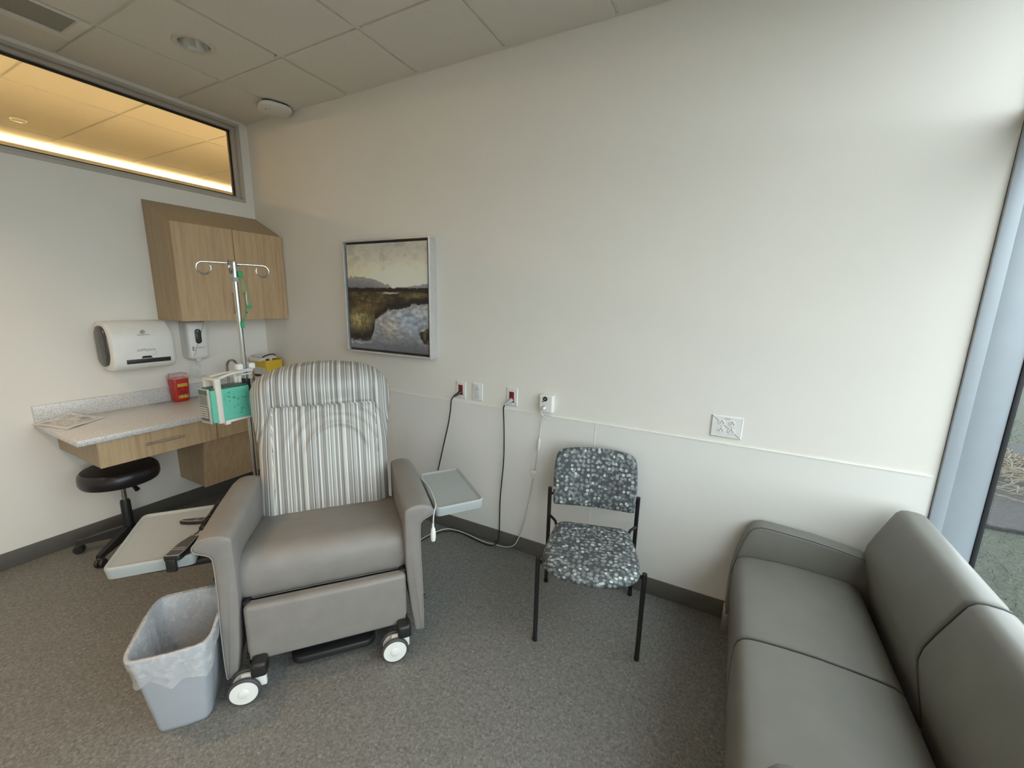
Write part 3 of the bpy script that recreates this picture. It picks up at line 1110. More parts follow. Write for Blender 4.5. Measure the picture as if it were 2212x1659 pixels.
yb = thing('sharps_bin', 'yellow clinical waste bin with white lid in the counter corner', 'waste bin', (0.150, -0.108, CT), R_(3))
secs = []
for z, hx, hy in ((0.0, 0.086, 0.062), (0.006, 0.090, 0.066), (0.225, 0.102, 0.076), (0.240, 0.102, 0.076)):
    secs.append([(x, y, z) for x, y in rrect(-hx, -hy, hx, hy, 0.018, 4)])
for z, hx, hy in ((0.240, 0.107, 0.081), (0.249, 0.107, 0.081), (0.249, 0.099, 0.073), (0.225, 0.096, 0.070)):
    secs.append([(x, y, z) for x, y in rrect(-hx, -hy, hx, hy, 0.018, 4)])
MB().loft(secs).build('body', yellow_pl, yb)
ld = MB()
ld.box((-0.100, -0.088, 0.238), (0.045, -0.040, 0.268), 0.006)
ld.box((-0.108, -0.060, 0.252), (0.030, 0.074, 0.270), 0.006)
ld.box((-0.095, -0.066, 0.268), (0.012, 0.066, 0.284), 0.008)
ld.box((0.028, 0.000, 0.240), (0.042, 0.022, 0.266), 0.002)
ld.build('lid', white_pl, yb)
MB().tube([(0.026, -0.058, 0.272), (0.046, -0.020, 0.290), (0.046, 0.030, 0.292), (0.022, 0.064, 0.278)], 0.005, 8, sub=6).build('handle', black_pl, yb)
lab = MB()
lab.loft([[(-0.070, -0.0735, 0.130), (0.080, -0.0735, 0.130), (0.080, -0.0700, 0.130), (-0.070, -0.0700, 0.130)], [(-0.070, -0.0765, 0.188), (0.080, -0.0765, 0.188), (0.080, -0.0730, 0.188), (-0.070, -0.0730, 0.188)]])
lab.build('label', plain('label_white', (0.68, 0.68, 0.68), 0.5), yb, 'white label')
lab = MB()
lab.loft([[(-0.070, -0.0715, 0.106), (0.080, -0.0715, 0.106), (0.080, -0.0690, 0.106), (-0.070, -0.0690, 0.106)], [(-0.070, -0.0728, 0.126), (0.080, -0.0728, 0.126), (0.080, -0.0700, 0.126), (-0.070, -0.0700, 0.126)]])
lab.build('label', black_pl, yb, 'black label stripe')
lab = MB()
lab.loft([[(-0.070, -0.0685, 0.040), (0.080, -0.0685, 0.040), (0.080, -0.0660, 0.040), (-0.070, -0.0660, 0.040)], [(-0.070, -0.0718, 0.103), (0.080, -0.0718, 0.103), (0.080, -0.0690, 0.103), (-0.070, -0.0690, 0.103)]])
lab.build('label', MATS['label_white'], yb, 'white label')

pp = MB()
X = Vector((0.14, 0.208, 0)).normalized()
po_ = Vector((0.045, -1.487, CT))
ncol, nrow = 14, 12

rows = []
for i in range(ncol + 1):
    row = []
    for j in range(nrow + 1):
        u, v_ = i / ncol, j / nrow
        P00, P01, P10, P11 = Vector((0.036, -1.486, 0)), Vector((0.331, -1.414, 0)), Vector((0.028, -1.312, 0)), Vector((0.190, -1.206, 0))
        q = P00 * (1 - u) * (1 - v_) + P01 * (1 - u) * v_ + P10 * u * (1 - v_) + P11 * u * v_
        bump_ = 0.033 * (u ** 2.0) * ((1 - v_) ** 1.5) + 0.006 * math.exp(-((u - 0.5) ** 2 + (v_ - 0.5) ** 2) * 8) + 0.003 * math.sin(7 * u + 3) * math.sin(5 * v_)
        q.z = 0.0040 + max(0, bump_)
        row.append(q)
    rows.append(row)
pgs = thing('papers', 'printed papers in a clear plastic sleeve at the counter end', 'papers', (0, 0, CT))
vv = [[pp.bm.verts.new(q) for q in r] for r in rows]
for i in range(ncol):
    for j in range(nrow):
        pp.bm.faces.new((vv[i][j], vv[i + 1][j], vv[i + 1][j + 1], vv[i][j + 1]))
ex = bmesh.ops.extrude_face_region(pp.bm, geom=list(pp.bm.faces))
for v in ex['geom']:
    if isinstance(v, bmesh.types.BMVert):
        v.co.z -= 0.0025
pp.build('sheet', paper_m, pgs)
ink = MB()


def on_sheet(u, v_):
    i, j = min(int(u * ncol), ncol - 1), min(int(v_ * nrow), nrow - 1)
    a, b_ = u * ncol - i, v_ * nrow - j
    return rows[i][j] * (1 - a) * (1 - b_) + rows[i + 1][j] * a * (1 - b_) + rows[i][j + 1] * (1 - a) * b_ + rows[i + 1][j + 1] * a * b_


rnd = random.Random(5)
for k in range(15):
    v_ = 0.10 + 0.055 * k
    u = 0.10
    while u < 0.88:
        L = rnd.uniform(0.05, 0.16)
        if rnd.random() < 0.8:
            dd = Vector((0, 0, 0.0008))
            seg = [on_sheet(min(0.93, u + L * t), v_) + dd for t in (0, 0.33, 0.66, 1)]
            off = Vector((0.0028, 0.0008, 0))
            ink.loft([[p - off, p + off] for p in seg], False, False)
        u += L + 0.035
for (u0, u1, v0, v1) in ((0.16, 0.30, 0.12, 0.24), (0.70, 0.86, 0.56, 0.72)):
    seg = [[on_sheet(u0 + (u1 - u0) * a, v0 + (v1 - v0) * t) + Vector((0, 0, 0.0011)) for t in (0, 0.5, 1)] for a in (0, 0.5, 1)]
    ink.loft(seg, False, False)
ink.build('print', plain('faded_print', (0.36, 0.35, 0.345), 0.6), pgs, smooth=0)

# ------------------------------------------------------------------ painting
pt = thing('framed_painting', 'framed marsh landscape painting with winding pale water on the back wall', 'painting', (1.4985, 0, 1.2355))
PW, PH, PD = 0.797, 0.793, 0.064
fr = MB()
for lo, hi in (((-PW / 2, -PD, 0), (PW / 2, -0.003, 0.0125)), ((-PW / 2, -PD, PH - 0.0125), (PW / 2, -0.003, PH)), ((-PW / 2, -PD, 0.0125), (-PW / 2 + 0.0125, -0.003, PH - 0.0125)), ((PW / 2 - 0.0125, -PD, 0.0125), (PW / 2, -0.003, PH - 0.0125))):
    fr.box(lo, hi, 0.0015, 1)
fr.build('frame', silver_frame, pt)
MB().box((-PW / 2 + 0.0125, -0.035, 0.0125), (PW / 2 - 0.0125, -0.006, PH - 0.0125)).build('float_gap', black_pl, pt)


def lerp(a, b, t):
    t = max(0.0, min(1.0, t))
    return tuple(x + (y - x) * t for x, y in zip(a, b))


def sstep(a, b, x):
    t = max(0.0, min(1.0, (x - a) / (b - a)))
    return t * t * (3 - 2 * t)


def pw(xs, ys, x):
    for i in range(len(xs) - 1):
        if x <= xs[i + 1]:
            t = (x - xs[i]) / (xs[i + 1] - xs[i])
            return ys[i] + (ys[i + 1] - ys[i]) * max(0, t)
    return ys[-1]


def fb(x, y, z=0.0, o=4):
    return noise.fractal(Vector((x, y, z)), 1.0, 2.0, o)


def s2l(r, g_, b_):
    return tuple(((c / 255) / 12.92 if c / 255 < 0.04045 else ((c / 255 + 0.055) / 1.055) ** 2.4) for c in (r, g_, b_))


def painting(u, v):
    n1 = fb(u * 5, v * 8)
    n2 = fb(u * 16, v * 30, 3.1)
    n3 = fb(u * 30, v * 22, 7.7, 4)
    n4 = fb(u * 9, v * 26, 5.5, 4)
    # sky
    c = lerp(s2l(186, 180, 168), s2l(228, 220, 200), sstep(0.0, 0.33, v + 0.12 * n1))
    c = lerp(c, s2l(206, 186, 142), 0.55 * (1 - sstep(0.0, 0.45, u)) * sstep(0.05, 0.3, v))
    c = lerp(c, s2l(152, 148, 140), 0.7 * sstep(0.0, 0.5, n1 + 0.3 * n2) * sstep(0.35, 0.05, v))
    # distant hills
    hill = pw([0, 0.12, 0.35, 0.6, 0.75, 1.0], [0.315, 0.295, 0.325, 0.405, 0.395, 0.365], u) + 0.012 * n2
    if v > hill:
        c = lerp(s2l(148, 145, 146), s2l(112, 110, 114), (v - hill) / 0.1 + 0.5 * n2)
    if v > 0.405 + 0.006 * n2:
        land = s2l(62, 52, 38)
        land = lerp(land, s2l(92, 82, 56), 0.9 * sstep(-0.1, 0.4, n1 + 0.3 * n3))
        land = lerp(land, s2l(134, 108, 66), 0.9 * math.exp(-((u - 0.27) / 0.16) ** 2 - ((v - 0.56) / 0.06) ** 2) * (0.75 + 0.6 * n3))
        land = lerp(land, s2l(176, 160, 108), 0.95 * math.exp(-((u - 0.13) / 0.13) ** 2 - ((v - 0.72) / 0.075) ** 2) * (0.9 + 0.8 * n3))
        land = lerp(land, s2l(118, 106, 70), 0.9 * math.exp(-((u - 0.86) / 0.20) ** 2 - ((v - 0.475) / 0.030) ** 2))
        land = lerp(land, s2l(28, 22, 22), 0.95 * math.exp(-((v - 0.425) / 0.018) ** 2))
        c = land
        c = lerp(c, s2l(200, 190, 176), math.exp(-((u - 0.53) / 0.085) ** 4 - ((v - 0.452) / 0.008) ** 2))
        land = lerp(land, s2l(38, 30, 26), 0.85 * sstep(0.05, 0.35, n4) * sstep(0.62, 0.50, v) + 0.35 * sstep(0.15, 0.4, -n4))
        c = lerp(land, c, 0.0)
        c = lerp(c, s2l(200, 190, 176), math.exp(-((u - 0.53 - 0.1 * n1) / 0.085) ** 4 - ((v - 0.452 - 0.006 * n2) / 0.006) ** 2))
        # water
        edge = pw([0, 0.16, 0.28, 0.33, 0.35, 0.45, 0.55, 0.66, 0.8, 1.0], [0.91, 0.93, 0.90, 0.78, 0.685, 0.665, 0.61, 0.585, 0.575, 0.565], u) + 0.016 * n2 + 0.035 * fb(u * 7, v * 3, 9.9, 3)
        bank = math.exp(-((v - edge + 0.030) / 0.034) ** 2)
        c = lerp(c, s2l(34, 30, 30), min(1, 1.05 * bank + 0.25 * n2 * bank))
        if v > edge:
            wv = lerp(s2l(150, 150, 152), s2l(112, 116, 124), sstep(0.62, 1.0, v))
            wv = lerp(wv, s2l(150, 166, 186), 0.85 * math.exp(-((u - 0.78) / 0.18) ** 2 - ((v - 0.71) / 0.10) ** 2))
            wv = lerp(wv, s2l(176, 166, 152), 0.7 * math.exp(-((u - 0.55) / 0.12) ** 2 - ((v - 0.78) / 0.10) ** 2))
            wv = lerp(wv, s2l(92, 90, 92), 0.8 * sstep(0.86, 1.0, v) * sstep(0.1, 0.8, u))
            wv = lerp(wv, s2l(196, 196, 198), 0.6 * sstep(0.15, 0.5, n2 + 0.4 * n1) * sstep(0.98, 0.7, v))
            c = lerp(wv, s2l(98, 100, 104), 0.45 * sstep(0.1, 0.5, -n2 - 0.3 * n1))
        bush = ((u - 1.0) / 0.10) ** 2 + ((v - 0.84) / 0.075) ** 2 + 0.5 * n2
        if bush < 1:
            c = lerp(s2l(36, 33, 30), s2l(88, 80, 56), sstep(0.0, 0.5, n3 + 0.2))
        if v > edge and 0.02 < v - edge < 0.035 and u < 0.45:
            c = lerp(c, s2l(190, 188, 184), 0.5)
    k = 1 + 0.10 * n2
    return tuple(max(0, min(0.85, x * k * 1.3)) for x in c)


G = 150
bmv = bmesh.new()
lay = bmv.loops.layers.float_color.new('paint')
gx0, gx1, gz0, gz1 = -PW / 2 + 0.028, PW / 2 - 0.028, 0.028, PH - 0.028
grid = [[bmv.verts.new((gx0 + (gx1 - gx0) * i / G, -0.050, gz1 - (gz1 - gz0) * j / G)) for j in range(G + 1)] for i in range(G + 1)]
colr = [[painting(i / G, j / G) for j in range(G + 1)] for i in range(G + 1)]
for i in range(G):
    for j in range(G):
        idx = ((i, j), (i, j + 1), (i + 1, j + 1), (i + 1, j))
        fce = bmv.faces.new([grid[a][b] for a, b in idx])
        for lp, (a, b) in zip(fce.loops, idx):
            lp[lay] = (*colr[a][b], 1)
me = bpy.data.meshes.new('canvas')
# canvas edges, so that it has depth
for lo, hi in (((gx0, -0.0499, gz0), (gx1, -0.034, gz1)),):
    vs = [bmv.verts.new(p) for p in ((lo[0], lo[1], lo[2]), (hi[0], lo[1], lo[2]), (hi[0], lo[1], hi[2]), (lo[0], lo[1], hi[2]), (lo[0], hi[1], lo[2]), (hi[0], hi[1], lo[2]), (hi[0], hi[1], hi[2]), (lo[0], hi[1], hi[2]))]
    for q in ((0, 1, 5, 4), (1, 2, 6, 5), (2, 3, 7, 6), (3, 0, 4, 7)):
        fce = bmv.faces.new([vs[k] for k in q])
        for lp in fce.loops:
            lp[lay] = (0.03, 0.03, 0.03, 1)
bmv.to_mesh(me)
bmv.free()
link_mesh('canvas', me, vcol_mat('oil_paint'), pt, None, 0)

# ------------------------------------------------------------------ wall plates and cords
def plate(name, label, cat, xc, zc, w, h, group=None):
    t = thing(name, label, cat, (xc, 0.0, zc), 0, group)
    ol_ = rrect(-w / 2, -h / 2, w / 2, h / 2, 0.003, 3)
    mm_ = frame_mat((0, 0, 0), (1, 0, 0), (0, 0, 1))       # local z -> -y (into the room)
    b_ = MB()
    b_.loft([[mm_ @ Vector((x, y, z)) for x, y in o] for o, z in ((ol_, 0.001), (ol_, 0.003), (inset(ol_, 0.005), 0.007))])
    b_.build('cover_plate', white_pl, t, smooth=20)
    return t


def screw(t, x, z):
    MB().lathe([(0.001, 0.0015), (0.0028, 0.001), (0.003, 0.0)], 12, (x, -0.0068, z), Matrix.Rotation(R_(90), 4, 'X')).build('screw', light_print, t)


def red_outlet(xc, label):
    t = plate('wall_outlet', label, 'outlet', xc, 1.042, 0.079, 0.117, 'red duplex outlets')
    MB().box((-0.0165, -0.0095, -0.034), (0.0165, -0.006, 0.034), 0.001).build('receptacle', red_sock, t, 'red receptacle')
    for zz in (0.018, -0.018):
        s_ = MB()
        s_.box((-0.008, -0.0100, zz - 0.002), (-0.006, -0.0094, zz + 0.006))
        s_.box((0.006, -0.0100, zz - 0.002), (0.008, -0.0094, zz + 0.006))
        s_.lathe([(0.001, 0.0006), (0.0025, 0.0004), (0.0026, 0)], 10, (0, -0.0095, zz - 0.007), Matrix.Rotation(R_(90), 4, 'X'))
        s_.build('slots', black_pl, t)
    screw(t, 0, 0.046)
    screw(t, 0, -0.046)
    return t


red_outlet(2.0975, 'white outlet plate with red socket and black plug beside the keypad plate')
red_outlet(2.4845, 'white outlet plate with red socket and translucent plug above the hanging black cord')
kp = plate('wall_keypad', 'white wall keypad plate of small grey buttons between two red outlets', 'keypad', 2.228, 1.043, 0.080, 0.118)
MB().box((-0.024, -0.0088, -0.047), (0.024, -0.006, 0.047), 0.0008).build('insert', plain('insert_white', (0.70, 0.695, 0.68), 0.4), kp)
kb = MB()
kb.box((-0.014, -0.0094, 0.010), (0.014, -0.0086, 0.026))
for zz in (-0.002, -0.014, -0.026, -0.036):
    for xx in (-0.013, 0.002):
        kb.box((xx, -0.0094, zz - 0.003), (xx + 0.010, -0.0086, zz + 0.004))
kb.build('buttons', plain('button_grey', (0.56, 0.555, 0.545), 0.4), kp)
MB().box((-0.007, -0.0094, 0.034), (0.007, -0.0086, 0.037)).build('print', print_m, kp)

ua = thing('call_adapter', 'white wall adapter box with black round button and white cord plugged in', 'adapter', (2.728, 0.0, 1.036))
ub = MB()
ol_ = rrect(-0.043, -0.053, 0.043, 0.053, 0.006, 3)
mm_ = frame_mat((0, 0, 0), (1, 0, 0), (0, 0, 1))
ub.loft([[mm_ @ Vector((x, y, z)) for x, y in o] for o, z in ((ol_, 0.001), (ol_, 0.026), (inset(ol_, 0.004), 0.034), (inset(ol_, 0.006), 0.035))])
ub.build('body', white_pl, ua, smooth=25)
RX = Matrix.Rotation(R_(90), 4, 'X')
MB().lathe([(0.001, 0.004), (0.0125, 0.004), (0.0145, 0.002), (0.0145, 0)], 24, (-0.004, -0.0345, 0.031), RX).build('button', black_pl, ua, 'round black button')
MB().lathe([(0.001, 0.001), (0.004, 0.001), (0.0042, 0)], 16, (-0.004, -0.0385, 0.031), RX).build('button_symbol', light_print, ua)
MB().box((-0.024, -0.0356, 0.012), (-0.012, -0.0346, 0.017)).build('print', dark_print, ua)
MB().lathe([(0.001, 0.0), (0.017, 0.0), (0.017, 0.003), (0.015, 0.004), (0.001, 0.004)], 24, (-0.004, -0.0345, -0.022), RX).build('socket', plain('socket_grey', (0.6, 0.6, 0.59), 0.4), ua)

qo = plate('quad_outlet', 'large white outlet plate with four sockets above the sofa end', 'outlet', 3.6875, 1.0455, 0.140, 0.112)
for k, (xx, zz) in enumerate(((-0.023, 0.0195), (0.023, 0.0195), (-0.023, -0.0195), (0.023, -0.0195))):
    rc = MB().lathe([(0.001, 0.0025), (0.0152, 0.0025), (0.0172, 0.0)], 28, (xx, -0.0068, zz), RX, 1.0, 0.86).build('receptacle', white_pl, qo)
    s_ = MB()
    s_.box((xx - 0.0075, -0.0100, zz - 0.004), (xx - 0.0055, -0.0092, zz + 0.004))
    s_.box((xx + 0.0055, -0.0100, zz - 0.005), (xx + 0.0075, -0.0092, zz + 0.004))
    s_.lathe([(0.001, 0.0006), (0.0026, 0.0004), (0.0027, 0)], 10, (xx, -0.0093, zz + 0.009), RX)
    s_.build('slots', black_pl, rc)
for xx in (-0.023, 0.023):
    screw(qo, xx, 0.0)
MB().box((-0.012, -0.0078, 0.042), (0.012, -0.0068, 0.0445)).build('print', print_m, qo)

# black cord from the left red outlet, dropping behind the tray
def black_cord(name, label, pts, plug_at, plug_to, plug_mat):
    t = thing(name, label, 'power cord', plug_at)
    o_ = Vector(plug_at)
    MB().tube([Vector(p) - o_ for p in pts], 0.0042, 8, sub=8).build('cable', black_pl, t)
    a, b_ = Vector((0, 0, 0)), Vector(plug_to) - o_
    pl_ = MB().tube([a + Vector((0, 0.004, 0)), a * 0.75 + b_ * 0.25, a * 0.45 + b_ * 0.55, b_], lambda s: 0.0145 - 0.0085 * s, 12, sub=3)
    pl_.build('plug', plug_mat, t)
    return t


black_cord('power_cord', 'black power cord from the red outlet beside the painting down behind the tray',
           [(2.073, -0.052, 1.002), (2.052, -0.05, 0.972), (2.038, -0.042, 0.90), (2.013, -0.036, 0.79), (1.972, -0.034, 0.64), (1.925, -0.034, 0.46), (1.87, -0.05, 0.22), (1.80, -0.10, 0.05), (1.76, -0.22, 0.006), (1.72, -0.42, 0.006)],
           (2.0975, -0.010, 1.026), (2.072, -0.053, 1.001), black_pl)
black_cord('power_cord', 'black power cord hanging to the floor between the recliner and the spotted chair',
           [(2.461, -0.054, 0.996), (2.449, -0.046, 0.972), (2.447, -0.036, 0.90), (2.450, -0.032, 0.763), (2.449, -0.032, 0.605), (2.428, -0.03, 0.34), (2.426, -0.03, 0.10), (2.418, -0.035, 0.030), (2.38, -0.06, 0.006), (2.29, -0.06, 0.006), (2.20, -0.045, 0.006), (2.11, -0.035, 0.006), (2.02, -0.06, 0.006), (1.955, -0.16, 0.006), (1.93, -0.30, 0.006), (1.90, -0.44, 0.006)],
           (2.4845, -0.010, 1.024), (2.460, -0.055, 0.997), clear_plug)

nc = thing('nurse_call', 'white nurse call cord from the wall adapter to a push button hanging by the recliner', 'call cord', (2.724, -0.039, 1.014))
o_ = Vector((2.724, -0.039, 1.014))
cable = [(2.722, -0.055, 1.012), (2.712, -0.062, 0.990), (2.725, -0.055, 0.968), (2.762, -0.045, 0.958), (2.720, -0.035, 0.962), (2.703, -0.026, 0.930), (2.695, -0.022, 0.86), (2.688, -0.02, 0.79), (2.682, -0.02, 0.70), (2.668, -0.02, 0.58), (2.640, -0.022, 0.40), (2.600, -0.024, 0.20), (2.55, -0.03, 0.06), (2.49, -0.035, 0.018), (2.40, -0.035, 0.006), (2.30, -0.045, 0.007), (2.18, -0.032, 0.012), (2.08, -0.030, 0.014), (2.00, -0.055, 0.014), (1.945, -0.14, 0.008), (1.925, -0.26, 0.006), (1.96, -0.45, 0.03)]
# up behind the recliner's right tray, along its inner edge and over the front: chair coordinates
CH_O = Vector((2.269, -1.234, 0))
CH_X = Vector((0.392, 0.457, 0)).normalized()
CH_Y = Vector((-CH_X.y, CH_X.x, 0))


def chw(x, y, z):
    return CH_O + CH_X * x + CH_Y * y + Vector((0, 0, z))


cable += [tuple(chw(*q)) for q in ((0.452, 0.60, 0.35), (0.456, 0.53, 0.60), (0.460, 0.47, 0.668), (0.470, 0.41, 0.672), (0.487, 0.31, 0.672), (0.490, 0.19, 0.672), (0.482, 0.10, 0.672), (0.468, 0.060, 0.665), (0.462, 0.050, 0.640), (0.460, 0.048, 0.61))]
MB().tube([Vector(p) - o_ for p in cable], 0.0033, 8, sub=8).build('cable', white_cable, nc)
MB().tube([Vector((0, 0, 0)), Vector((0, -0.012, -0.001)), Vector((-0.002, -0.020, -0.006))], 0.0085, 12).build('plug', white_pl, nc)
MB().tube([Vector((2.6905, -0.022, 0.81)) - o_, Vector((2.690, -0.022, 0.795)) - o_, Vector((2.687, -0.022, 0.755)) - o_, Vector((2.685, -0.022, 0.735)) - o_], lambda s: 0.0045 + 0.004 * math.sin(math.pi * s), 10, sub=4).build('inline_connector', white_pl, nc)
tg = MB()
tg.box((2.646, -0.028, 0.577), (2.680, -0.0265, 0.600))
tg.box((2.656, -0.028, 0.548), (2.672, -0.0265, 0.578))
tg.bm.transform(Matrix.Translation(-o_))
tg.build('tag', white_pl, nc, 'small white cord tag')
pb = MB()
cc_ = chw(0.459, 0.048, 0) - o_
pb.lathe([(0.001, 0.612), (0.0045, 0.611), (0.005, 0.595), (0.0095, 0.585), (0.0125, 0.560), (0.0125, 0.538), (0.0095, 0.524), (0.001, 0.521)], 18, (cc_.x, cc_.y, -o_.z))
pb.build('push_button', white_pl, nc, 'white pear-shaped push button')

# ------------------------------------------------------------------ recliner
rec = thing('recliner', 'grey vinyl medical recliner with striped backrest on white-wheeled casters', 'recliner', tuple(CH_O), math.atan2(CH_X.y, CH_X.x))

# backrest: striped front skin
HALF_R = [(0.44, 0.310), (0.55, 0.312), (0.75, 0.312), (0.90, 0.325), (0.98, 0.335), (1.03, 0.342), (1.08, 0.347), (1.13, 0.345), (1.18, 0.325), (1.205, 0.303), (1.23, 0.272), (1.25, 0.225), (1.262, 0.165), (1.270, 0.08), (1.273, 0.02)]
HALF_L = [(0.44, -0.345), (0.55, -0.343), (0.75, -0.335), (0.90, -0.345), (0.98, -0.355), (1.03, -0.362), (1.08, -0.368), (1.13, -0.366), (1.18, -0.345), (1.205, -0.320), (1.23, -0.275), (1.25, -0.215), (1.262, -0.145), (1.270, -0.05), (1.273, 0.0)]


def prof_at(tab, z):
    return pw([a for a, _ in tab], [b_ for _, b_ in tab], z)


def back_front(z):        # local y of the untouched front plane at height z
    return 0.560 + 0.185 * (z - 0.47) / 0.80


def crease(x, z):
    """how deep the stitched seams pull the cover in"""
    dpt = 0.0
    if -0.262 <= x <= 0.245:
        dpt = max(dpt, math.exp(-((z - (1.053 + 0.004 * math.sin(9 * x))) / 0.010) ** 2))
    for x0, x1 in ((-0.262, -0.350), (0.245, 0.330)):
        ax, az, bx, bz = x0, 1.053, x1, 0.835 if x0 < 0 else 0.90
        dx, dz = bx - ax, bz - az
        t = max(0, min(1, ((x - ax) * dx + (z - az) * dz) / (dx * dx + dz * dz)))
        dd = math.hypot(x - ax - t * dx, z - az - t * dz)
        dpt = max(dpt, math.exp(-(dd / 0.008) ** 2))
    for x0, x1 in ((-0.262, -0.255), (0.245, 0.240)):
        if z > 1.053:
            xx = x0 + (x1 - x0) * (z - 1.053) / 0.15
            dpt = max(dpt, 0.6 * math.exp(-((x - xx) / 0.007) ** 2) * (1 - sstep(1.19, 1.235, z)))
    return dpt


NU, NV = 90, 96
zs = [0.44 + (1.273 - 0.44) * (1 - (1 - k / NV) ** 1.35) for k in range(NV + 1)]
bmb = bmesh.new()
uvl = bmb.loops.layers.uv.new('UVMap')
gv, gu = [], []
for z in zs:
    l_, r_ = prof_at(HALF_L, z), prof_at(HALF_R, z)
    row, ru = [], []
    for i in range(NU + 1):
        s = -1 + 2 * i / NU
        s = math.sin(s * math.pi / 2) * 0.35 + s * 0.65
        x = (l_ + r_) / 2 + (r_ - l_) / 2 * s
        edge = 1 - abs(s)
        toptop = max(0.0, 1.273 - z)
        round_ = 0.065 * (1 - min(1.0, (edge * (r_ - l_) / 2) / 0.075)) ** 2
        rtop = 0.075 * (1 - min(1.0, toptop / 0.085)) ** 2
        puff = 0.030 * math.exp(-((z - 1.16) / 0.085) ** 2) * (1 - abs(s) ** 4) + 0.022 * math.exp(-((z - 0.78) / 0.20) ** 2) * (1 - s * s)
        wr = 0.0
        for rad, amp in ((0.155, 0.0110), (0.215, 0.0065), (0.265, 0.006)):
            d_ = math.hypot(x - 0.05, (z - 0.80) * 1.0)
            if z > 0.80:
                wr += amp * math.exp(-((d_ - rad - 0.01 * math.sin(6 * x)) / 0.011) ** 2) * sstep(0.80, 0.86, z)
        wr += 0.003 * fb(x * 9, z * 6, 2.2, 3)
        y = back_front(z) - puff - wr + round_ + rtop + 0.016 * crease(x, z)
        row.append(bmb.verts.new((x, y, z)))
        # the cloth on the side panels is cut on its own, so its stripes flare a little
        xs_ = x * (1 + 0.16 * sstep(0.24, 0.36, abs(x)) * sstep(0.8, 1.05, z)) - 0.012 * (1 if z < 1.053 and abs(x) < 0.26 else 0)
        ru.append((xs_ / 0.20 + 3.0, z))
    gv.append(row)
    gu.append(ru)
for a in range(NV):
    for i in range(NU):
        idx = ((a, i), (a, i + 1), (a + 1, i + 1), (a + 1, i))
        fce = bmb.faces.new([gv[p][q] for p, q in idx])
        for lp, (p, q) in zip(fce.loops, idx):
            lp[uvl].uv = gu[p][q]
# side and top gusset: a strip going back from the front skin's rim
rim = [(a, 0) for a in range(NV + 1)] + [(NV, i) for i in range(1, NU + 1)] + [(a, NU) for a in range(NV - 1, -1, -1)]
prev = None
for (p, q) in rim:
    v0 = gv[p][q]
    back = bmb.verts.new((v0.co.x * 0.985, back_front(v0.co.z) + 0.105, v0.co.z - 0.004))
    if prev:
        fce = bmb.faces.new((prev[0], v0, back, prev[1]))
        for lp, uv_ in zip(fce.loops, (prev[2], gu[p][q], (gu[p][q][0] + 0.0, gu[p][q][1]), prev[2])):
            lp[uvl].uv = uv_
    prev = (v0, back, gu[p][q])
bmesh.ops.recalc_face_normals(bmb, faces=list(bmb.faces))
me = bpy.data.meshes.new('backrest')
bmb.to_mesh(me)
bmb.free()
bk = link_mesh('backrest', me, stripe_m, rec, 'backrest in grey and white stripes', 60)
sh_ = MB()
outl = [(prof_at(HALF_L, z) * 0.985, z - 0.004) for z in zs[::4]] + [(prof_at(HALF_R, z) * 0.985, z - 0.004) for z in reversed(zs[::4])]
sh_.loft([[(x, back_front(z) + 0.105, z) for x, z in outl], [(x * 0.99, back_front(z) + 0.135, z - 0.006) for x, z in outl], [(x * 0.9, back_front(z) + 0.15, z - 0.03) for x, z in outl]])
sh_.build('backrest_shell', grey_vinyl, rec, 'plain vinyl back of the backrest', smooth=60)

# seat cushion
SP = [(0.135, 0.375), (0.105, 0.382), (0.086, 0.405), (0.076, 0.440), (0.073, 0.480), (0.080, 0.520), (0.097, 0.550), (0.125, 0.570), (0.17, 0.577), (0.24, 0.568), (0.34, 0.548), (0.44, 0.528), (0.54, 0.508), (0.62, 0.492), (0.62, 0.40), (0.40, 0.375)]
SPv = [Vector(p) for p in SP]
SPs = [(p.x, p.y) for p in catmull(SPv, 4, True)]
cyc = (0.33, 0.465)
se = MB()
secs = []
for k in range(41):
    s = -1 + 2 * k / 40
    x = 0.0 + 0.342 * (math.sin(s * math.pi / 2) * 0.45 + s * 0.55)
    e = 1 - abs(s)
    sc = 1 - 0.10 * (1 - min(1, e / 0.16)) ** 2.2
    crown = 0.010 * (1 - s * s)
    ring_ = []
    for (y, z) in SPs:
        yy = cyc[0] + (y - cyc[0]) * (1 - (1 - sc) * 0.55)
        zz = cyc[1] + (z - cyc[1]) * sc
        if z > 0.47:
            zz += crown + 0.0015 * fb(x * 10, y * 9, 1.0, 3)
        if y < 0.12:
            yy += 0.002 * fb(x * 12, z * 14, 5.0, 3) + 0.004 * (1 if s > 0.75 else 0) * math.sin(60 * x + 30 * z) * sstep(0.46, 0.39, z)
        ring_.append((x, yy, zz))
    secs.append(ring_)
se.loft(secs)
se.build('seat', grey_vinyl, rec, smooth=60)

# foot rest
ft = MB().rcube((-0.318, 0.026, 0.133), (0.328, 0.085, 0.393), 0.020, 4, 10, lambda q: Vector((q.x, q.y - (0.008 * (1 - ((q.x - 0.005) / 0.33) ** 2) * (1 - ((q.z - 0.263) / 0.14) ** 2) if q.y < 0.05 else 0), q.z)))
ft.build('footrest', grey_vinyl, rec, smooth=60)

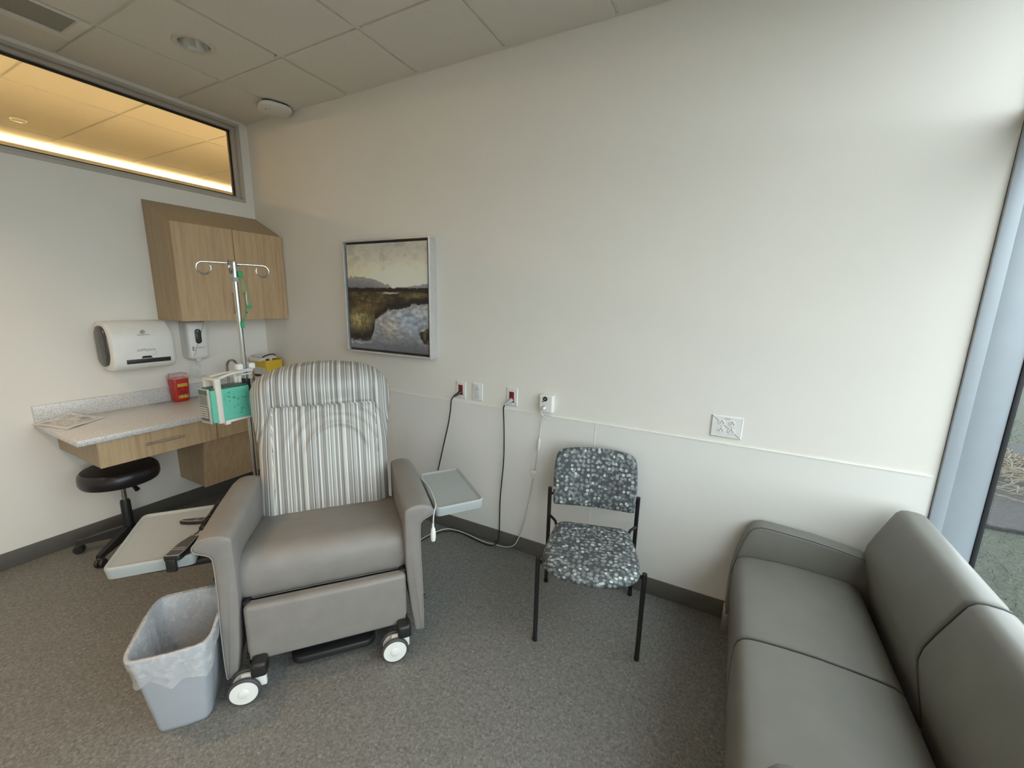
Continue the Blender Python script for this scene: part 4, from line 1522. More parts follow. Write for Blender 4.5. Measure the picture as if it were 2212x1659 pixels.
# armrests
ARM = [(-0.326, 0.680), (-0.328, 0.700), (-0.338, 0.711), (-0.352, 0.716), (-0.372, 0.720), (-0.394, 0.721), (-0.415, 0.718), (-0.435, 0.711), (-0.450, 0.700), (-0.457, 0.688), (-0.456, 0.676), (-0.449, 0.667), (-0.435, 0.659), (-0.418, 0.652), (-0.404, 0.643), (-0.396, 0.628), (-0.394, 0.58), (-0.395, 0.45), (-0.400, 0.30), (-0.401, 0.15), (-0.399, 0.082), (-0.394, 0.077), (-0.366, 0.077), (-0.359, 0.084), (-0.345, 0.20), (-0.332, 0.35), (-0.326, 0.45), (-0.325, 0.58)]
for sgn in (-1, 1):
    am = MB()
    secs = []
    outl = ARM if sgn < 0 else [(-x + 0.003, z) for x, z in ARM]
    for y, ins, drop, nar, low in ((0.030, 0.010, 0, 1, 0), (0.0325, 0.003, 0, 1, 0), (0.038, 0.0, 0, 1, 0), (0.10, 0.0, 0, 1, 0), (0.11, 0, 0, 1, 0.03), (0.40, 0, 0.0, 0.97, 0.03), (0.60, 0, 0.004, 0.92, 0.03), (0.67, 0, 0.014, 0.88, 0.03), (0.72, 0, 0.034, 0.84, 0.03), (0.75, 0.002, 0.062, 0.80, 0.03), (0.765, 0.008, 0.09, 0.78, 0.03)):
        o2 = inset(outl, ins) if ins else outl
        sec = []
        for x, z in o2:
            if z > 0.5:
                z = z - drop * (z - 0.5) / 0.22
            if z < 0.15:
                z += low
            ref = 0.36 if sgn > 0 else -0.36
            x = ref + (x - ref) * nar
            sec.append((x, y, z))
        secs.append(sec)
    am.loft(secs)
    ao = am.build('armrest', grey_vinyl, rec, smooth=50)
    pts = [(x, 0.0335, z) for x, z in outl[3:22]]
    MB().tube(pts, 0.0022, 6).build('piping', thread, ao)

# understructure
us = MB()
us.box((-0.322, 0.10, 0.16), (0.326, 0.60, 0.372), 0.004)
us.box((-0.322, 0.058, 0.10), (-0.296, 0.62, 0.40), 0.003)
us.box((0.304, 0.058, 0.10), (0.330, 0.62, 0.40), 0.003)
us.box((-0.322, 0.03, 0.150), (-0.235, 0.08, 0.180), 0.003)
us.box((0.255, 0.03, 0.150), (0.330, 0.08, 0.180), 0.003)
us.build('base_frame', black_steel, rec)
fpz = MB()
fpz.prism(rrect(-0.170, 0.045, 0.185, 0.24, 0.045, 6), 0.045, 0.082, None, 0.010)
fpz.build('foot_plate', black_pl, rec)
for xx in (-0.08, 0.10):
    MB().box((xx - 0.015, 0.14, 0.08), (xx + 0.015, 0.17, 0.17), 0.002).build('foot_plate_bracket', black_steel, rec)
RY = Matrix.Rotation(R_(90), 4, 'X')        # axle along local -y
for sx_, y0, kk in ((-0.262, -0.006, 0), (0.318, -0.006, 1), (-0.28, 0.60, 2), (0.30, 0.60, 3)):
    cst = MB()
    cst.box((sx_ - 0.040, y0 - 0.030, 0.106), (sx_ + 0.020, y0 + 0.034, 0.172), 0.014, 3)
    co = cst.build('caster', black_pl, rec)
    wx = sx_ - 0.066 + (0.010 if kk == 1 else 0)
    fk = MB()
    fk.box((wx - 0.012, y0 - 0.010, 0.05), (sx_ + 0.012, y0 + 0.010, 0.118), 0.006)
    fk.build('fork', white_wheel, co)
    for dy in (-0.026, 0.026):
        w_ = MB()
        w_.lathe([(0.040, -0.0095), (0.055, -0.009), (0.060, -0.004), (0.060, 0.004), (0.055, 0.009), (0.040, 0.0095)], 36, (wx, y0 + dy, 0.060), RY)
        w_.build('tyre', tyre, co)
        h_ = MB()
        h_.lathe([(0.001, -0.0125), (0.050, -0.0105), (0.051, 0.0), (0.050, 0.0105), (0.020, 0.012), (0.0185, 0.0155), (0.012, 0.018), (0.001, 0.0185)] if dy < 0 else [(0.001, -0.012), (0.050, -0.0105), (0.050, 0.0105), (0.001, 0.012)], 36, (wx, y0 + dy, 0.060), RY)
        h_.build('wheel', white_wheel, co)

# flip-up side trays
def tray(corners, z, label):
    ol_ = rpoly(corners, [0.035] * 4, 6)
    t_ = MB()
    secs = [(inset(ol_, 0.012), z - 0.050), (inset(ol_, 0.006), z - 0.048), (ol_, z - 0.010), (inset(ol_, 0.002), z - 0.003), (inset(ol_, 0.006), z), (inset(ol_, 0.012), z - 0.001), (inset(ol_, 0.019), z - 0.008), (inset(ol_, 0.0205), z - 0.0085), (inset(ol_, 0.024), z - 0.0085)]
    t_.loft([[(x, y, zz) for x, y in o] for o, zz in secs])
    return t_.build('side_tray', tray_m, rec, label, smooth=50)


tl = tray([(-0.762, 0.105), (-0.470, 0.112), (-0.500, 0.560), (-0.795, 0.552)], 0.622, 'left side tray, folded out')
tb_ = MB().box((-0.66, 0.13, 0.560), (-0.37, 0.165, 0.584), 0.003)
tb_.box((-0.66, 0.44, 0.560), (-0.37, 0.475, 0.584), 0.003)
tb_.build('tray_bracket', black_steel, tl)
tr_ = tray([(0.476, 0.078), (0.728, 0.100), (0.700, 0.530), (0.466, 0.510)], 0.668, 'right side tray, folded out')
tb_ = MB().box((0.39, 0.15, 0.606), (0.62, 0.185, 0.630), 0.003)
tb_.box((0.39, 0.40, 0.606), (0.62, 0.435, 0.630), 0.003)
tb_.build('tray_bracket', black_steel, tr_)
# side knob
MB().tube([(0.40, 0.10, 0.20), (0.425, 0.10, 0.20)], 0.010, 12).build('knob', black_pl, rec)

# hand controls lying on the left tray
def handset(name, label, x, y, z, rot, s=1.0, flip=False):
    q = chw(x, y, z)
    t = thing(name, label, 'remote control', tuple(q), math.atan2(CH_X.y, CH_X.x) + rot)
    o1 = rpoly([(-0.034 * s, -0.085 * s), (0.030 * s, -0.085 * s), (0.034 * s, -0.03 * s), (0.026 * s, 0.075 * s), (-0.012 * s, 0.085 * s), (-0.032 * s, 0.02 * s)], 0.012, 4)
    MB().prism(o1, 0.0, 0.024 * s, None, 0.004).build('body', black_pl, t)
    MB().tube([(a, b_, 0.0245 * s) for a, b_ in inset(o1, 0.005)], 0.0010, 5, closed=True).build('edge_line', light_print, t)
    pan = MB()
    pan.prism(inset(o1, 0.008), 0.0235 * s, 0.0248 * s)
    pan.build('face_panel', plain('dark_panel', (0.055, 0.051, 0.047), 0.45), t)
    ln = MB()
    for yy in (-0.036, -0.022):
        ln.box((-0.024 * s, (yy - 0.001) * s, 0.0245 * s), (0.024 * s, (yy + 0.001) * s, 0.0256 * s))
    ln.build('buttons', light_print, t)
    return t


h1 = handset('hand_control', 'black recliner hand control at the front edge of the left tray', -0.520, 0.152, 0.626, R_(-12), 0.92)
MB().box((-0.020, -0.084, -0.042), (0.014, -0.070, 0.010), 0.002).build('clip', black_pl, h1)
h2 = handset('hand_control', 'second black hand control lying crosswise on the left tray', -0.562, 0.405, 0.616, R_(80), 0.62)
# coiled lead
hx = [(-0.486, 0.590, 0.630), (-0.489, 0.52, 0.638), (-0.492, 0.44, 0.638), (-0.495, 0.36, 0.637), (-0.500, 0.30, 0.633)]
core = catmull([Vector(p) for p in hx], 40)
coil = []
nt_ = 24
for i, p in enumerate(core):
    a = 2 * math.pi * nt_ * i / (len(core) - 1)
    coil.append(p + Vector((math.cos(a) * 0.0095, 0, math.sin(a) * 0.0095)))
coil += [Vector((-0.503, 0.285, 0.634)), Vector((-0.505, 0.262, 0.634)), Vector((-0.5145, 0.238, 0.638))]
co_o = chw(0, 0, 0)
ccm = MB()
ccm.tube([chw(p.x, p.y, p.z) - co_o for p in coil], 0.0026, 6)
cd = ccm.build('coiled_cord', black_pl)
cd.location = co_o
tag(cd, 'black coiled cord of the hand control running along the left armrest', 'cord')

# ------------------------------------------------------------------ IV pole and pump
PX, PY = 1.326, -0.952
iv = thing('iv_pole', 'tall chrome IV pole with looped hooks behind the recliner', 'IV pole', (PX, PY, 0))
MB().tube([(0, 0, 0.10), (0, 0, 1.735)], 0.0125, 16).build('pole', chrome, iv)
MB().tube([(0, 0, 1.715), (0, 0, 1.80)], 0.0165, 16).build('hub', chrome, iv)
MB().tube([(0, 0, 1.700), (0, 0, 1.722)], 0.0180, 16).build('collar', plain('grey_collar', (0.33, 0.36, 0.34), 0.5), iv)
HDIR = Vector((0.44, 0.90, 0)).normalized()
HPER = Vector((-HDIR.y, HDIR.x, 0))
for s in (-1, 1):
    hk = []
    zt = 1.791 - (0.002 if s > 0 else -0.002)
    hk += [HDIR * (s * t) + Vector((0, 0, zt)) for t in (0.0, 0.05, 0.115)]
    cxx, r_ = 0.128, 0.030
    for a in range(90, -215, -15):
        ang = R_(a)
        hk.append(HDIR * (s * (cxx + r_ * math.cos(ang))) + Vector((0, 0, zt - r_ + r_ * math.sin(ang))) + HPER * 0.008 * (90 - a) / 300)
    MB().tube(hk, 0.0048, 10).build('hook', chrome, iv)
for s in (-1, 1):       # the second pair, seen end-on
    HP2 = Matrix.Rotation(R_(-11), 3, 'Z') @ HPER
    hk = [HP2 * (s * t) + Vector((0, 0, 1.797)) for t in (0.0, 0.06, 0.115)]
    for a in range(90, -215, -15):
        ang = R_(a)
        hk.append(HP2 * (s * (0.128 + 0.030 * math.cos(ang))) + Vector((0, 0, 1.767 + 0.030 * math.sin(ang))) + HDIR * 0.008 * (90 - a) / 300)
    MB().tube(hk, 0.0048, 10).build('hook', chrome, iv)
bs = MB()
bs.lathe([(0.035, 0.075), (0.04, 0.085), (0.035, 0.12), (0.018, 0.14), (0.001, 0.14)], 20)
bs.build('base_hub', black_pl, iv)
for k in range(5):
    a = R_(20 + 72 * k)
    lg = MB()
    dv = Vector((math.cos(a), math.sin(a), 0))
    lg.tube([dv * 0.02 + Vector((0, 0, 0.10)), dv * 0.20 + Vector((0, 0, 0.075)), dv * 0.225 + Vector((0, 0, 0.06))], 0.014, 8)
    lo_ = lg.build('leg', black_pl, iv)
    MB().lathe([(0.001, -0.010), (0.024, -0.010), (0.025, 0.0), (0.024, 0.010), (0.001, 0.010)], 20, tuple(dv * 0.235 + Vector((0, 0, 0.025))), Matrix.Rotation(a, 4, 'Z') @ RY).build('caster_wheel', tyre, lo_)

gc = thing('green_string', 'thin green string knotted loosely down the IV pole', 'string', (PX, PY, 1.72))
o_ = Vector((PX, PY, 1.72))
gp = [(0.012, 0.012, 0.028), (0.018, 0.030, 0.010), (0.018, 0.046, -0.03), (0.018, 0.052, -0.08), (0.018, 0.058, -0.125), (0.018, 0.052, -0.145), (0.018, 0.040, -0.148), (0.018, 0.028, -0.12), (0.018, 0.020, -0.07), (0.018, 0.016, -0.02), (0.016, 0.014, 0.024)]
g2 = MB().tube(gp, 0.0019, 6, sub=6)
g2.tube([(0.018, 0.044, -0.147), (0.02, 0.038, -0.15), (0.02, 0.030, -0.165), (0.019, 0.022, -0.20), (0.019, 0.014, -0.215), (0.019, 0.006, -0.24), (0.019, 0.004, -0.262)], 0.0022, 6, sub=5)
g2.build('loop', green_cord, gc)
kn = MB()
kn.rcube((0.013, 0.036, -0.158), (0.027, 0.060, -0.142), 0.006, 3, 2)
kn.rcube((0.013, -0.004, -0.262), (0.025, 0.012, -0.225), 0.005, 3, 2)
kn.rcube((0.0135, 0.006, 0.004), (0.024, 0.030, 0.034), 0.004, 3, 2)
kn.build('knot', green_cord, gc)

pu = thing('infusion_pump', 'teal infusion pump with cream carry handle clamped to the IV pole', 'infusion pump', (1.345, -0.955, 0.985), R_(2))
PL, PW_, PHh = 0.212, 0.094, 0.172       # along -y, x, z
pm = MB()
pm.rcube((-0.058, -PL + 0.006, 0.0), (0.034, -0.012, PHh), 0.008, 3, 4)
pm.build('case', teal_pl, pu, smooth=50)
pm = MB().box((-0.056, -PL + 0.010, PHh - 0.002), (0.032, -0.016, PHh + 0.008), 0.004)
pm.build('top_cover', teal_dark, pu)
pm = MB().box((-0.060, -PL - 0.004, -0.002), (0.022, -PL + 0.007, PHh + 0.006), 0.003)
pm.build('front_bezel', plain('bezel_grey', (0.42, 0.41, 0.37), 0.45), pu)
pm = MB().box((-0.052, -PL - 0.0055, 0.094), (0.012, -PL - 0.003, 0.145))
pm.build('screen', screen_m, pu)
MB().box((-0.054, -PL - 0.0055, 0.148), (0.016, -PL - 0.003, 0.172)).build('screen_hood', teal_dark, pu)
pm = MB().box((-0.052, -PL - 0.0050, 0.012), (0.014, -PL - 0.003, 0.088))
pm.build('key_panel', plain('keypad_dark', (0.10, 0.105, 0.09), 0.5), pu)
kb = MB()
for r in range(5):
    for c_ in range(4):
        kb.box((-0.049 + 0.0155 * c_, -PL - 0.0062, 0.028 + 0.0118 * r), (-0.0375 + 0.0155 * c_, -PL - 0.0048, 0.036 + 0.0118 * r))
kb.build('keys', plain('key_grey', (0.50, 0.49, 0.44), 0.5), pu)
hd = MB()
hd.box((0.020, -PL + 0.026, -0.006), (0.042, -PL + 0.054, PHh + 0.052), 0.005)
hd.box((-0.068, -PL + 0.026, 0.09), (-0.050, -PL + 0.054, PHh + 0.052), 0.005)
hd.box((-0.068, -PL + 0.026, PHh + 0.044), (0.042, -PL + 0.054, PHh + 0.058), 0.005)
hp = [(0.026, -PL + 0.05, PHh + 0.052), (0.024, -PL + 0.10, PHh + 0.066), (0.022, -PL + 0.15, PHh + 0.072), (0.020, -0.030, PHh + 0.070)]
hd.tube(hp, 0.007, 8, sub=5)
hp = [(-0.050, -PL + 0.05, PHh + 0.052), (-0.052, -PL + 0.10, PHh + 0.062), (-0.052, -0.030, PHh + 0.066)]
hd.tube(hp, 0.007, 8, sub=5)
hd.box((-0.05, -0.046, PHh), (-0.034, -0.026, PHh + 0.07), 0.004)
hd.build('carry_handle', offwhite_pl, pu)
ft_ = MB()
ft_.box((-0.058, -PL + 0.060, -0.010), (0.036, -0.018, 0.003), 0.003)
ft_.box((0.010, -PL + 0.060, -0.020), (0.036, -PL + 0.085, -0.006), 0.003)
ft_.build('base_foot', offwhite_pl, pu)
pm = MB()
rnd = random.Random(11)
for (y0, y1, z0, z1, n_) in ((-0.150, -0.118, 0.098, 0.150, 16), (-0.104, -0.070, 0.098, 0.150, 12), (-0.060, -0.030, 0.098, 0.150, 10), (-0.104, -0.050, 0.026, 0.088, 14)):
    for k in range(n_):
        yy, zz = rnd.uniform(y0, y1), rnd.uniform(z0, z1)
        a_ = rnd.uniform(0.001, 0.004)
        if rnd.random() < 0.5:
            pm.box((0.0335, yy, zz), (0.0349, yy + a_ * 2, zz + 0.0012))
        else:
            pm.box((0.0335, yy, zz), (0.0349, yy + 0.0014, zz + a_ * 2))
for yy, zz in ((-0.122, 0.148), (-0.122, 0.128), (-0.122, 0.104), (-0.102, 0.118), (-0.094, 0.116), (-0.078, 0.106), (-0.055, 0.112), (-0.040, 0.110), (-0.070, 0.030), (-0.064, 0.042), (-0.056, 0.052)):
    pm.lathe([(0.001, 0.0012), (0.0032, 0.0012), (0.0034, 0)], 10, (0.0337, yy, zz), Matrix.Rotation(R_(90), 4, 'Y'))
pm.build('instruction_print', teal_print, pu)
for s in (-1, 1):
    kn = MB()
    kn.rcube((-0.030, s * 0.032 - 0.017 + 0.003, 0.248), (0.006, s * 0.032 + 0.017 + 0.003, 0.283), 0.009, 3, 2)
    kn.build('clamp_knob', white_pl, pu)
cl_ = MB()
cl_.box((-0.040, -0.040, 0.236), (-0.005, 0.044, 0.252), 0.004)
cl_.box((-0.036, -0.030, 0.17), (-0.024, -0.014, 0.245), 0.003)
cl_.box((-0.036, 0.026, 0.19), (-0.020, 0.044, 0.245), 0.003)
cl_.build('pole_clamp', white_pl, pu)
kn = MB()
kn.tube([(-0.019 + 0.030 * math.cos(a * 0.42) , 0.003 + 0.034 * math.sin(a * 0.42), 0.205 + 0.0016 * a) for a in range(40)], 0.0045, 8)
kn.build('coiled_lead', plain('lead_white', (0.6, 0.6, 0.56), 0.4), pu)
kn = MB().box((-0.045, -0.012, 0.06), (0.01, 0.012, 0.20), 0.004)
kn.build('clamp_body', black_pl, pu)

# ------------------------------------------------------------------ stool
stl = thing('rolling_stool', 'round black vinyl rolling stool tucked under the counter drawer', 'stool', (0.300, -1.215, 0))
MB().lathe([(0.001, 0.445), (0.17, 0.445), (0.188, 0.452), (0.196, 0.47), (0.197, 0.50), (0.192, 0.525), (0.178, 0.540), (0.10, 0.545), (0.001, 0.545)], 48).build('seat', black_vinyl, stl)
MB().lathe([(0.001, 0.428), (0.10, 0.430), (0.17, 0.446)], 32).build('seat_pan', black_pl, stl)
MB().tube([(0, 0, 0.30), (0, 0, 0.44)], 0.014, 16).build('gas_lift', chrome, stl)
MB().lathe([(0.030, 0.09), (0.027, 0.14), (0.026, 0.30), (0.022, 0.312), (0.013, 0.314)], 24).build('column_cover', black_pl, stl)
MB().tube([(0.01, 0.02, 0.425), (0.07, 0.03, 0.415), (0.11, 0.035, 0.395)], lambda s: 0.007 + 0.008 * s, 10, sub=4).build('lever', black_pl, stl)
for k in range(5):
    a = R_(234 + 72 * k) - R_(-1)
    dv = Vector((math.cos(a), math.sin(a), 0))
    pv = Vector((-dv.y, dv.x, 0))
    lg = MB()
    secs = []
    for t, w_, z0, z1 in ((0.02, 0.030, 0.075, 0.135), (0.12, 0.024, 0.070, 0.115), (0.235, 0.020, 0.062, 0.088), (0.262, 0.016, 0.062, 0.082)):
        c_ = dv * t
        secs.append([c_ - pv * w_ + Vector((0, 0, z0)), c_ + pv * w_ + Vector((0, 0, z0)), c_ + pv * w_ * 0.7 + Vector((0, 0, z1)), c_ - pv * w_ * 0.7 + Vector((0, 0, z1))])
    lg.loft(secs)
    lo_ = lg.build('leg', black_pl, stl)
    wm_ = MB()
    for s in (-1, 1):
        wm_.lathe([(0.001, -0.009), (0.024, -0.009), (0.027, -0.003), (0.027, 0.003), (0.024, 0.009), (0.001, 0.009)], 20, tuple(dv * 0.255 + pv * 0.013 * s + Vector((0, 0, 0.027))), Matrix.Rotation(a, 4, 'Z') @ RY)
    wm_.rcube(tuple(dv * 0.25 + Vector((-0.018, -0.018, 0.03))), tuple(dv * 0.25 + Vector((0.018, 0.018, 0.066))), 0.012, 3, 2)
    wm_.build('caster', black_pl, lo_)

# ------------------------------------------------------------------ waste basket and liner
WB = Vector((1.870, -1.594, 0))
WBA = R_(51.5)
wb = thing('wastebasket', 'blue-grey plastic wastebasket beside the recliner', 'wastebasket', tuple(WB), WBA)
HB = 0.375


def bin_ol(hx, hy):
    return rpoly([(-hx * 0.86, -hy * 0.955), (0, -hy), (hx * 0.86, -hy * 0.955), (hx, -hy * 0.72), (hx, hy * 0.72), (hx * 0.86, hy * 0.955), (0, hy), (-hx * 0.86, hy * 0.955), (-hx, hy * 0.72), (-hx, -hy * 0.72)], 0.06, 5)


def binsec(z, k=1.0, d=0.0):
    t = z / HB
    hx, hy = 0.086 + 0.038 * t, 0.128 + 0.052 * t
    return [(x * k, y * k, z) for x, y in bin_ol(hx + d, hy + d)]


bb = MB()
bb.loft([binsec(0.0, 0.95), binsec(0.004, 0.985), binsec(0.02), binsec(0.18), binsec(HB - 0.012), binsec(HB - 0.010, 1, 0.006), binsec(HB, 1, 0.007), binsec(HB + 0.002, 1, 0.002), binsec(HB, 1, -0.003), binsec(0.18, 1, -0.003), binsec(0.012, 1, -0.004)], True, True)
bb.build('body', bin_pl, wb, smooth=50)

lnr = MB()


def dense(o, n=150):
    pts = [Vector((x, y)) for x, y, _ in o]
    seg = [(pts[(i + 1) % len(pts)] - pts[i]).length for i in range(len(pts))]
    tot = sum(seg)
    out_, i, acc = [], 0, 0.0
    for k in range(n):
        t = tot * k / n
        while acc + seg[i] < t:
            acc += seg[i]
            i += 1
        f_ = (t - acc) / max(seg[i], 1e-9)
        out_.append(pts[i].lerp(pts[(i + 1) % len(pts)], f_))
    return out_


def lsec(z, d, amp, seed, hang=0.0):
    out_ = []
    for p in dense(binsec(min(z, HB) - hang * 0.9, 1, 0.0)):
        a = math.atan2(p.y, p.x)
        ca, sa = math.cos(a), math.sin(a)
        fold = noise.noise(Vector((ca * 4.0, sa * 4.0, seed * 0.35))) + 0.8 * noise.noise(Vector((ca * 13.0 + seed * 0.35, sa * 13.0, seed * 0.6))) + 0.5 * noise.noise(Vector((ca * 30.0, sa * 30.0, seed)))
        k = (p.length + d + amp * fold) / p.length
        near = 0.5 - 0.5 * math.sin(a)        # 1 at the end towards the viewer
        dz = hang * (0.30 + 0.70 * near) * (0.9 + 0.45 * noise.noise(Vector((ca * 2.2, sa * 2.2, 4.4))) + 0.05 * noise.noise(Vector((ca * 6, sa * 6, 1.4))))
        out_.append((p.x * k, p.y * k, z - dz))
    return out_


hangs = [(0.0125, 0.0062, k, 0.15 * (1 - k / 14.0)) for k in range(0, 13)]
secs = [lsec(HB, d_, am_ * (1.0 if k < 10 else 0.6), 1 + k * 0.55, hg) for d_, am_, k, hg in hangs]
secs += [lsec(HB + 0.003, 0.0115, 0.0012, 8.0), lsec(HB + 0.007, 0.006, 0.0004, 8.5), lsec(HB + 0.006, -0.001, 0.0004, 9.0), lsec(HB - 0.012, -0.009, 0.002, 9.5)]
secs += [lsec(HB - 0.04 - 0.03 * k, -0.014 - 0.0008 * k, 0.004, 10 + 0.5 * k) for k in range(11)]
lnr.loft(secs, True, False)
lo_ = lnr.build('bin_liner', liner_m, smooth=0)
for p_ in lo_.data.polygons:
    p_.use_smooth = True
lo_.location = WB
lo_.rotation_euler = (0, 0, WBA)
tag(lo_, 'clear crumpled plastic liner folded over the wastebasket rim', 'bin liner')

# ------------------------------------------------------------------ guest chair
gch = thing('guest_chair', 'armless guest chair in grey spotted cloth on black steel legs', 'chair', (2.971, -0.630, 0), math.atan2(0.129, 0.465))


def leg_tube(x, y, z1):
    t_ = MB()
    t_.tube([(x, y, 0.0), (x, y, 0.012)], 0.0125, 16)
    t_.tube([(x, y, 0.008), (x, y, z1)], 0.0112, 16)
    return t_


for x, y, z1 in ((0.0, 0.0, 0.452), (0.4826, 0.0, 0.452), (-0.006, 0.447, 0.602), (0.4766, 0.447, 0.602)):
    leg_tube(x, y, z1).build('leg', black_steel, gch)
rl = MB()
for x0, x1 in ((0.0, 0.05), (0.4826, 0.43)):
    rl.tube([(x0, 0.0, 0.432), (x0 + (x1 - x0) * 0.5, 0.012, 0.425), (x1, 0.05, 0.418)], 0.008, 10, sub=4)
    rl.tube([(x1, 0.05, 0.418), (x1, 0.36, 0.418), (x0, 0.447, 0.43)], 0.008, 10, sub=3)
rl.tube([(0.05, 0.10, 0.416), (0.43, 0.10, 0.416)], 0.008, 10)
rl.tube([(0.05, 0.30, 0.416), (0.43, 0.30, 0.416)], 0.008, 10)
rl.build('seat_frame', black_steel, gch)
ol_ = rpoly([(0.052, 0.345), (0.018, 0.12), (0.020, -0.035), (0.10, -0.098), (0.24, -0.118), (0.38, -0.098), (0.462, -0.035), (0.466, 0.12), (0.432, 0.345)], [0.06, 0.15, 0.06, 0.1, 0.2, 0.1, 0.06, 0.15, 0.06], 5)
sm = MB()
secs = []
for ins, z in ((0.020, 0.424), (0.006, 0.427), (0.0, 0.438), (0.0, 0.448), (0.005, 0.462), (0.018, 0.472), (0.045, 0.478), (0.09, 0.4805), (0.14, 0.480)):
    secs.append([(x, y, z - 0.006 * sstep(0.0, -0.11, y)) for x, y in (inset(ol_, ins) if ins < 0.05 else [(0.24 + (x - 0.24) * (1 - ins / 0.24), 0.12 + (y - 0.12) * (1 - ins / 0.24)) for x, y in ol_])])
sm.loft(secs)
sm.build('seat', dot_seat, gch, smooth=60)
ol_ = rpoly([(0.018, 0.518), (0.240, 0.512), (0.462, 0.518), (0.458, 0.690), (0.448, 0.826), (0.345, 0.842), (0.24, 0.847), (0.13, 0.842), (0.006, 0.812), (0.010, 0.66)], [0.012, 0.05, 0.012, 0.1, 0.05, 0.05, 0.1, 0.05, 0.04, 0.1], 5)
ol_ = rpoly([(0.020, 0.520), (0.240, 0.514), (0.460, 0.520), (0.466, 0.690), (0.452, 0.828), (0.345, 0.842), (0.24, 0.845), (0.135, 0.842), (0.022, 0.826), (0.012, 0.66)], [0.012, 0.05, 0.012, 0.1, 0.05, 0.05, 0.1, 0.05, 0.05, 0.1], 5)
bm_ = MB()
secs = []


def lean(x, z, d):
    curve = 0.028 * ((x - 0.24) / 0.22) ** 2
    return 0.445 + 0.10 * (z - 0.52) - curve - d + 0.012


for sc_, dd in ((0.90, -0.016), (0.985, -0.015), (1.0, -0.008), (1.0, 0.010), (0.985, 0.019), (0.94, 0.024), (0.8, 0.028), (0.55, 0.030), (0.3, 0.031)):
    sec = []
    for x, z in ol_:
        xx, zz = 0.24 + (x - 0.24) * sc_, 0.68 + (z - 0.68) * sc_
        sec.append((xx, lean(xx, zz, dd), zz))
    secs.append(sec)
bm_.loft(secs)
bm_.build('backrest', dot_back, gch, smooth=60)
bk_ = MB()
for x0, x1 in ((-0.006, 0.028), (0.4766, 0.452)):
    bk_.tube([(x0, 0.447, 0.565), (x1, 0.452, 0.57)], 0.008, 10)
bk_.build('back_bracket', black_steel, gch)

# ------------------------------------------------------------------ sofa
SX = 3.79
sf = thing('sofa', 'warm grey vinyl two-seat sofa against the window', 'sofa', (SX, -0.69, 0))
# seat cushions: profile (x,z) from the measured section
SEAT = [(4.30, 0.30), (3.815, 0.13), (3.800, 0.15), (3.795, 0.25), (3.793, 0.34), (3.796, 0.400), (3.802, 0.425), (3.815, 0.443), (3.835, 0.453), (3.87, 0.459), (3.95, 0.465), (4.04, 0.468), (4.13, 0.465), (4.20, 0.461), (4.245, 0.455), (4.27, 0.440), (4.285, 0.40)]


def sofa_loft(profile, y0, y1, rnd_, n=24, wr=None):
    cx = sum(p[0] for p in profile) / len(profile)
    cz = sum(p[1] for p in profile) / len(profile)
    mbx = MB()
    secs = []
    for k in range(n + 1):
        s = -1 + 2 * k / n
        s = math.sin(s * math.pi / 2) * 0.6 + s * 0.4
        y = (y0 + y1) / 2 + (y1 - y0) / 2 * s
        e = (1 - abs(s)) * (y1 - y0) / 2
        ins = rnd_ * (1 - min(1, e / rnd_) ** 0.5) if e < rnd_ else 0
        sec = []
        for x, z in (inset(profile, ins * 0.8) if ins > 1e-5 else profile):
            if wr:
                z += wr(x, y) if z > 0.44 else 0
            sec.append((x - SX, y + 0.69, z))
        secs.append(sec)
    mbx.loft(secs)
    return mbx


def seat_wr(x, y):
    w_ = 0
    for k, yy in enumerate((-0.30, -0.335, -0.375)):
        t = (x - 3.93) / 0.16
        if 0 < t < 1:
            w_ += 0.003 * math.sin(math.pi * t) * math.exp(-((y - (yy - 0.055 * t)) / 0.009) ** 2)
    return w_


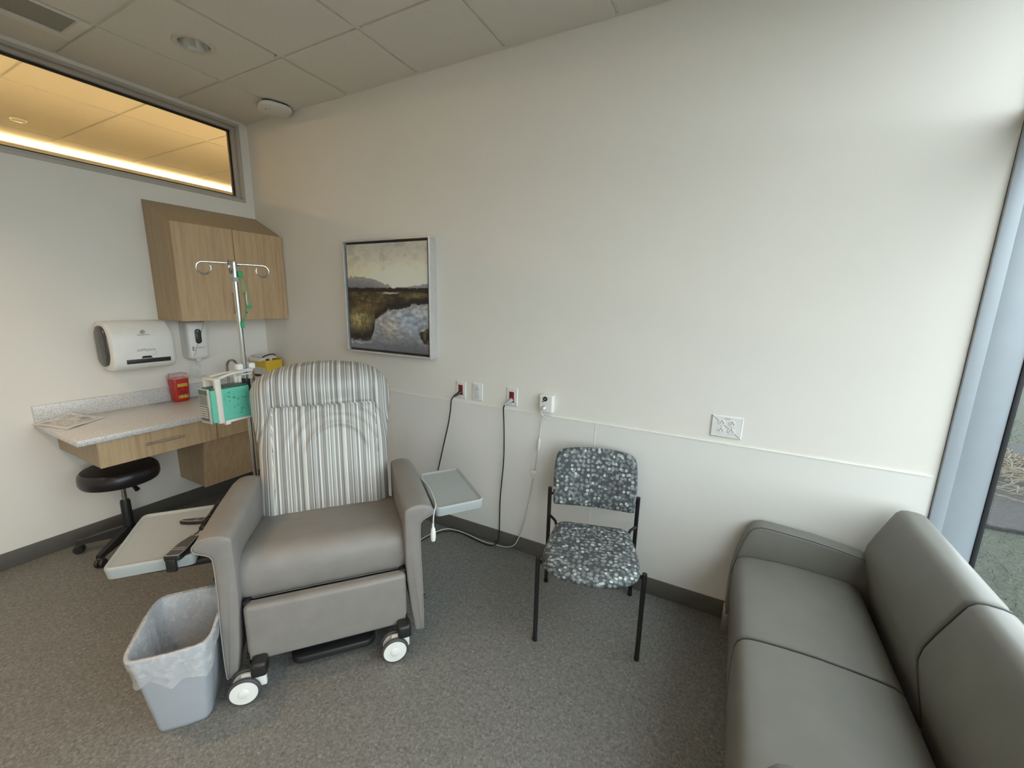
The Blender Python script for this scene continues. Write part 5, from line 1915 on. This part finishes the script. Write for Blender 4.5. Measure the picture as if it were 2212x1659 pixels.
MIDS = -0.686
for y0, y1 in ((MIDS + 0.001, -0.118), (-1.262, MIDS - 0.001)):
    sofa_loft(SEAT, y0, y1, 0.010, 40, seat_wr if y1 > -0.5 else None).build('seat_cushion', sofa_vinyl, sf, smooth=60)
BACK = [(4.325, 0.33), (4.318, 0.38), (4.297, 0.47), (4.281, 0.545), (4.276, 0.585), (4.281, 0.625), (4.300, 0.680), (4.335, 0.765), (4.350, 0.800), (4.366, 0.816), (4.385, 0.820), (4.420, 0.818), (4.442, 0.811), (4.452, 0.795), (4.456, 0.74), (4.458, 0.33)]
for y0, y1 in ((MIDS + 0.001, -0.060), (-1.320, MIDS - 0.001)):
    sofa_loft(BACK, y0, y1, 0.014, 30).build('back_cushion', sofa_vinyl, sf, smooth=60)
ARMP = [(3.785, 0.10), (3.783, 0.25), (3.787, 0.34), (3.800, 0.434), (3.820, 0.525), (3.836, 0.572), (3.856, 0.600), (3.885, 0.613), (3.93, 0.614), (4.09, 0.604), (4.20, 0.589), (4.300, 0.570), (4.330, 0.55), (4.330, 0.10)]
for y0, y1 in ((-0.112, -0.018), (-1.352, -1.252)):
    sofa_loft(ARMP, y0, y1, 0.012 if y0 > -0.5 else 0.034, 24).build('armrest', sofa_vinyl, sf, smooth=60)
    if y0 < -0.5:
        continue
    pm = MB()
    yy = y0 + 0.004
    pm.tube([(x - SX - 0.0, yy + 0.69, z + 0.0005) for x, z in inset(ARMP, 0.0025)[2:12]], 0.0022, 6)
    pm.build('piping', sofa_thread, sf.children[-1])
sp_m = MB()
sp_m.tube([(x - SX, MIDS + 0.69, z + 0.0005) for x, z in inset(SEAT, 0.002)[2:16]], 0.0032, 8)
sp_m.build('seat_seam', sofa_thread, sf)
sp_m = MB()
sp_m.tube([(x - SX, MIDS + 0.69, z + 0.0005) for x, z in inset(BACK, 0.003)[1:13]], 0.0032, 8)
sp_m.build('back_seam', sofa_thread, sf)
MB().box((0.012, -0.66, 0.105), (0.54, 0.66, 0.30), 0.004).build('base', sofa_vinyl, sf)
MB().box((0.50, -0.66, 0.10), (0.655, 0.66, 0.335), 0.004).build('back_frame', sofa_vinyl, sf)
for xx in (0.0, 0.60):
    for yy in (0.61, -0.61):
        MB().box((xx - 0.012, yy - 0.025, 0.0), (xx + 0.030, yy + 0.025, 0.13), 0.003).build('leg', nickel, sf, 'brushed metal leg')
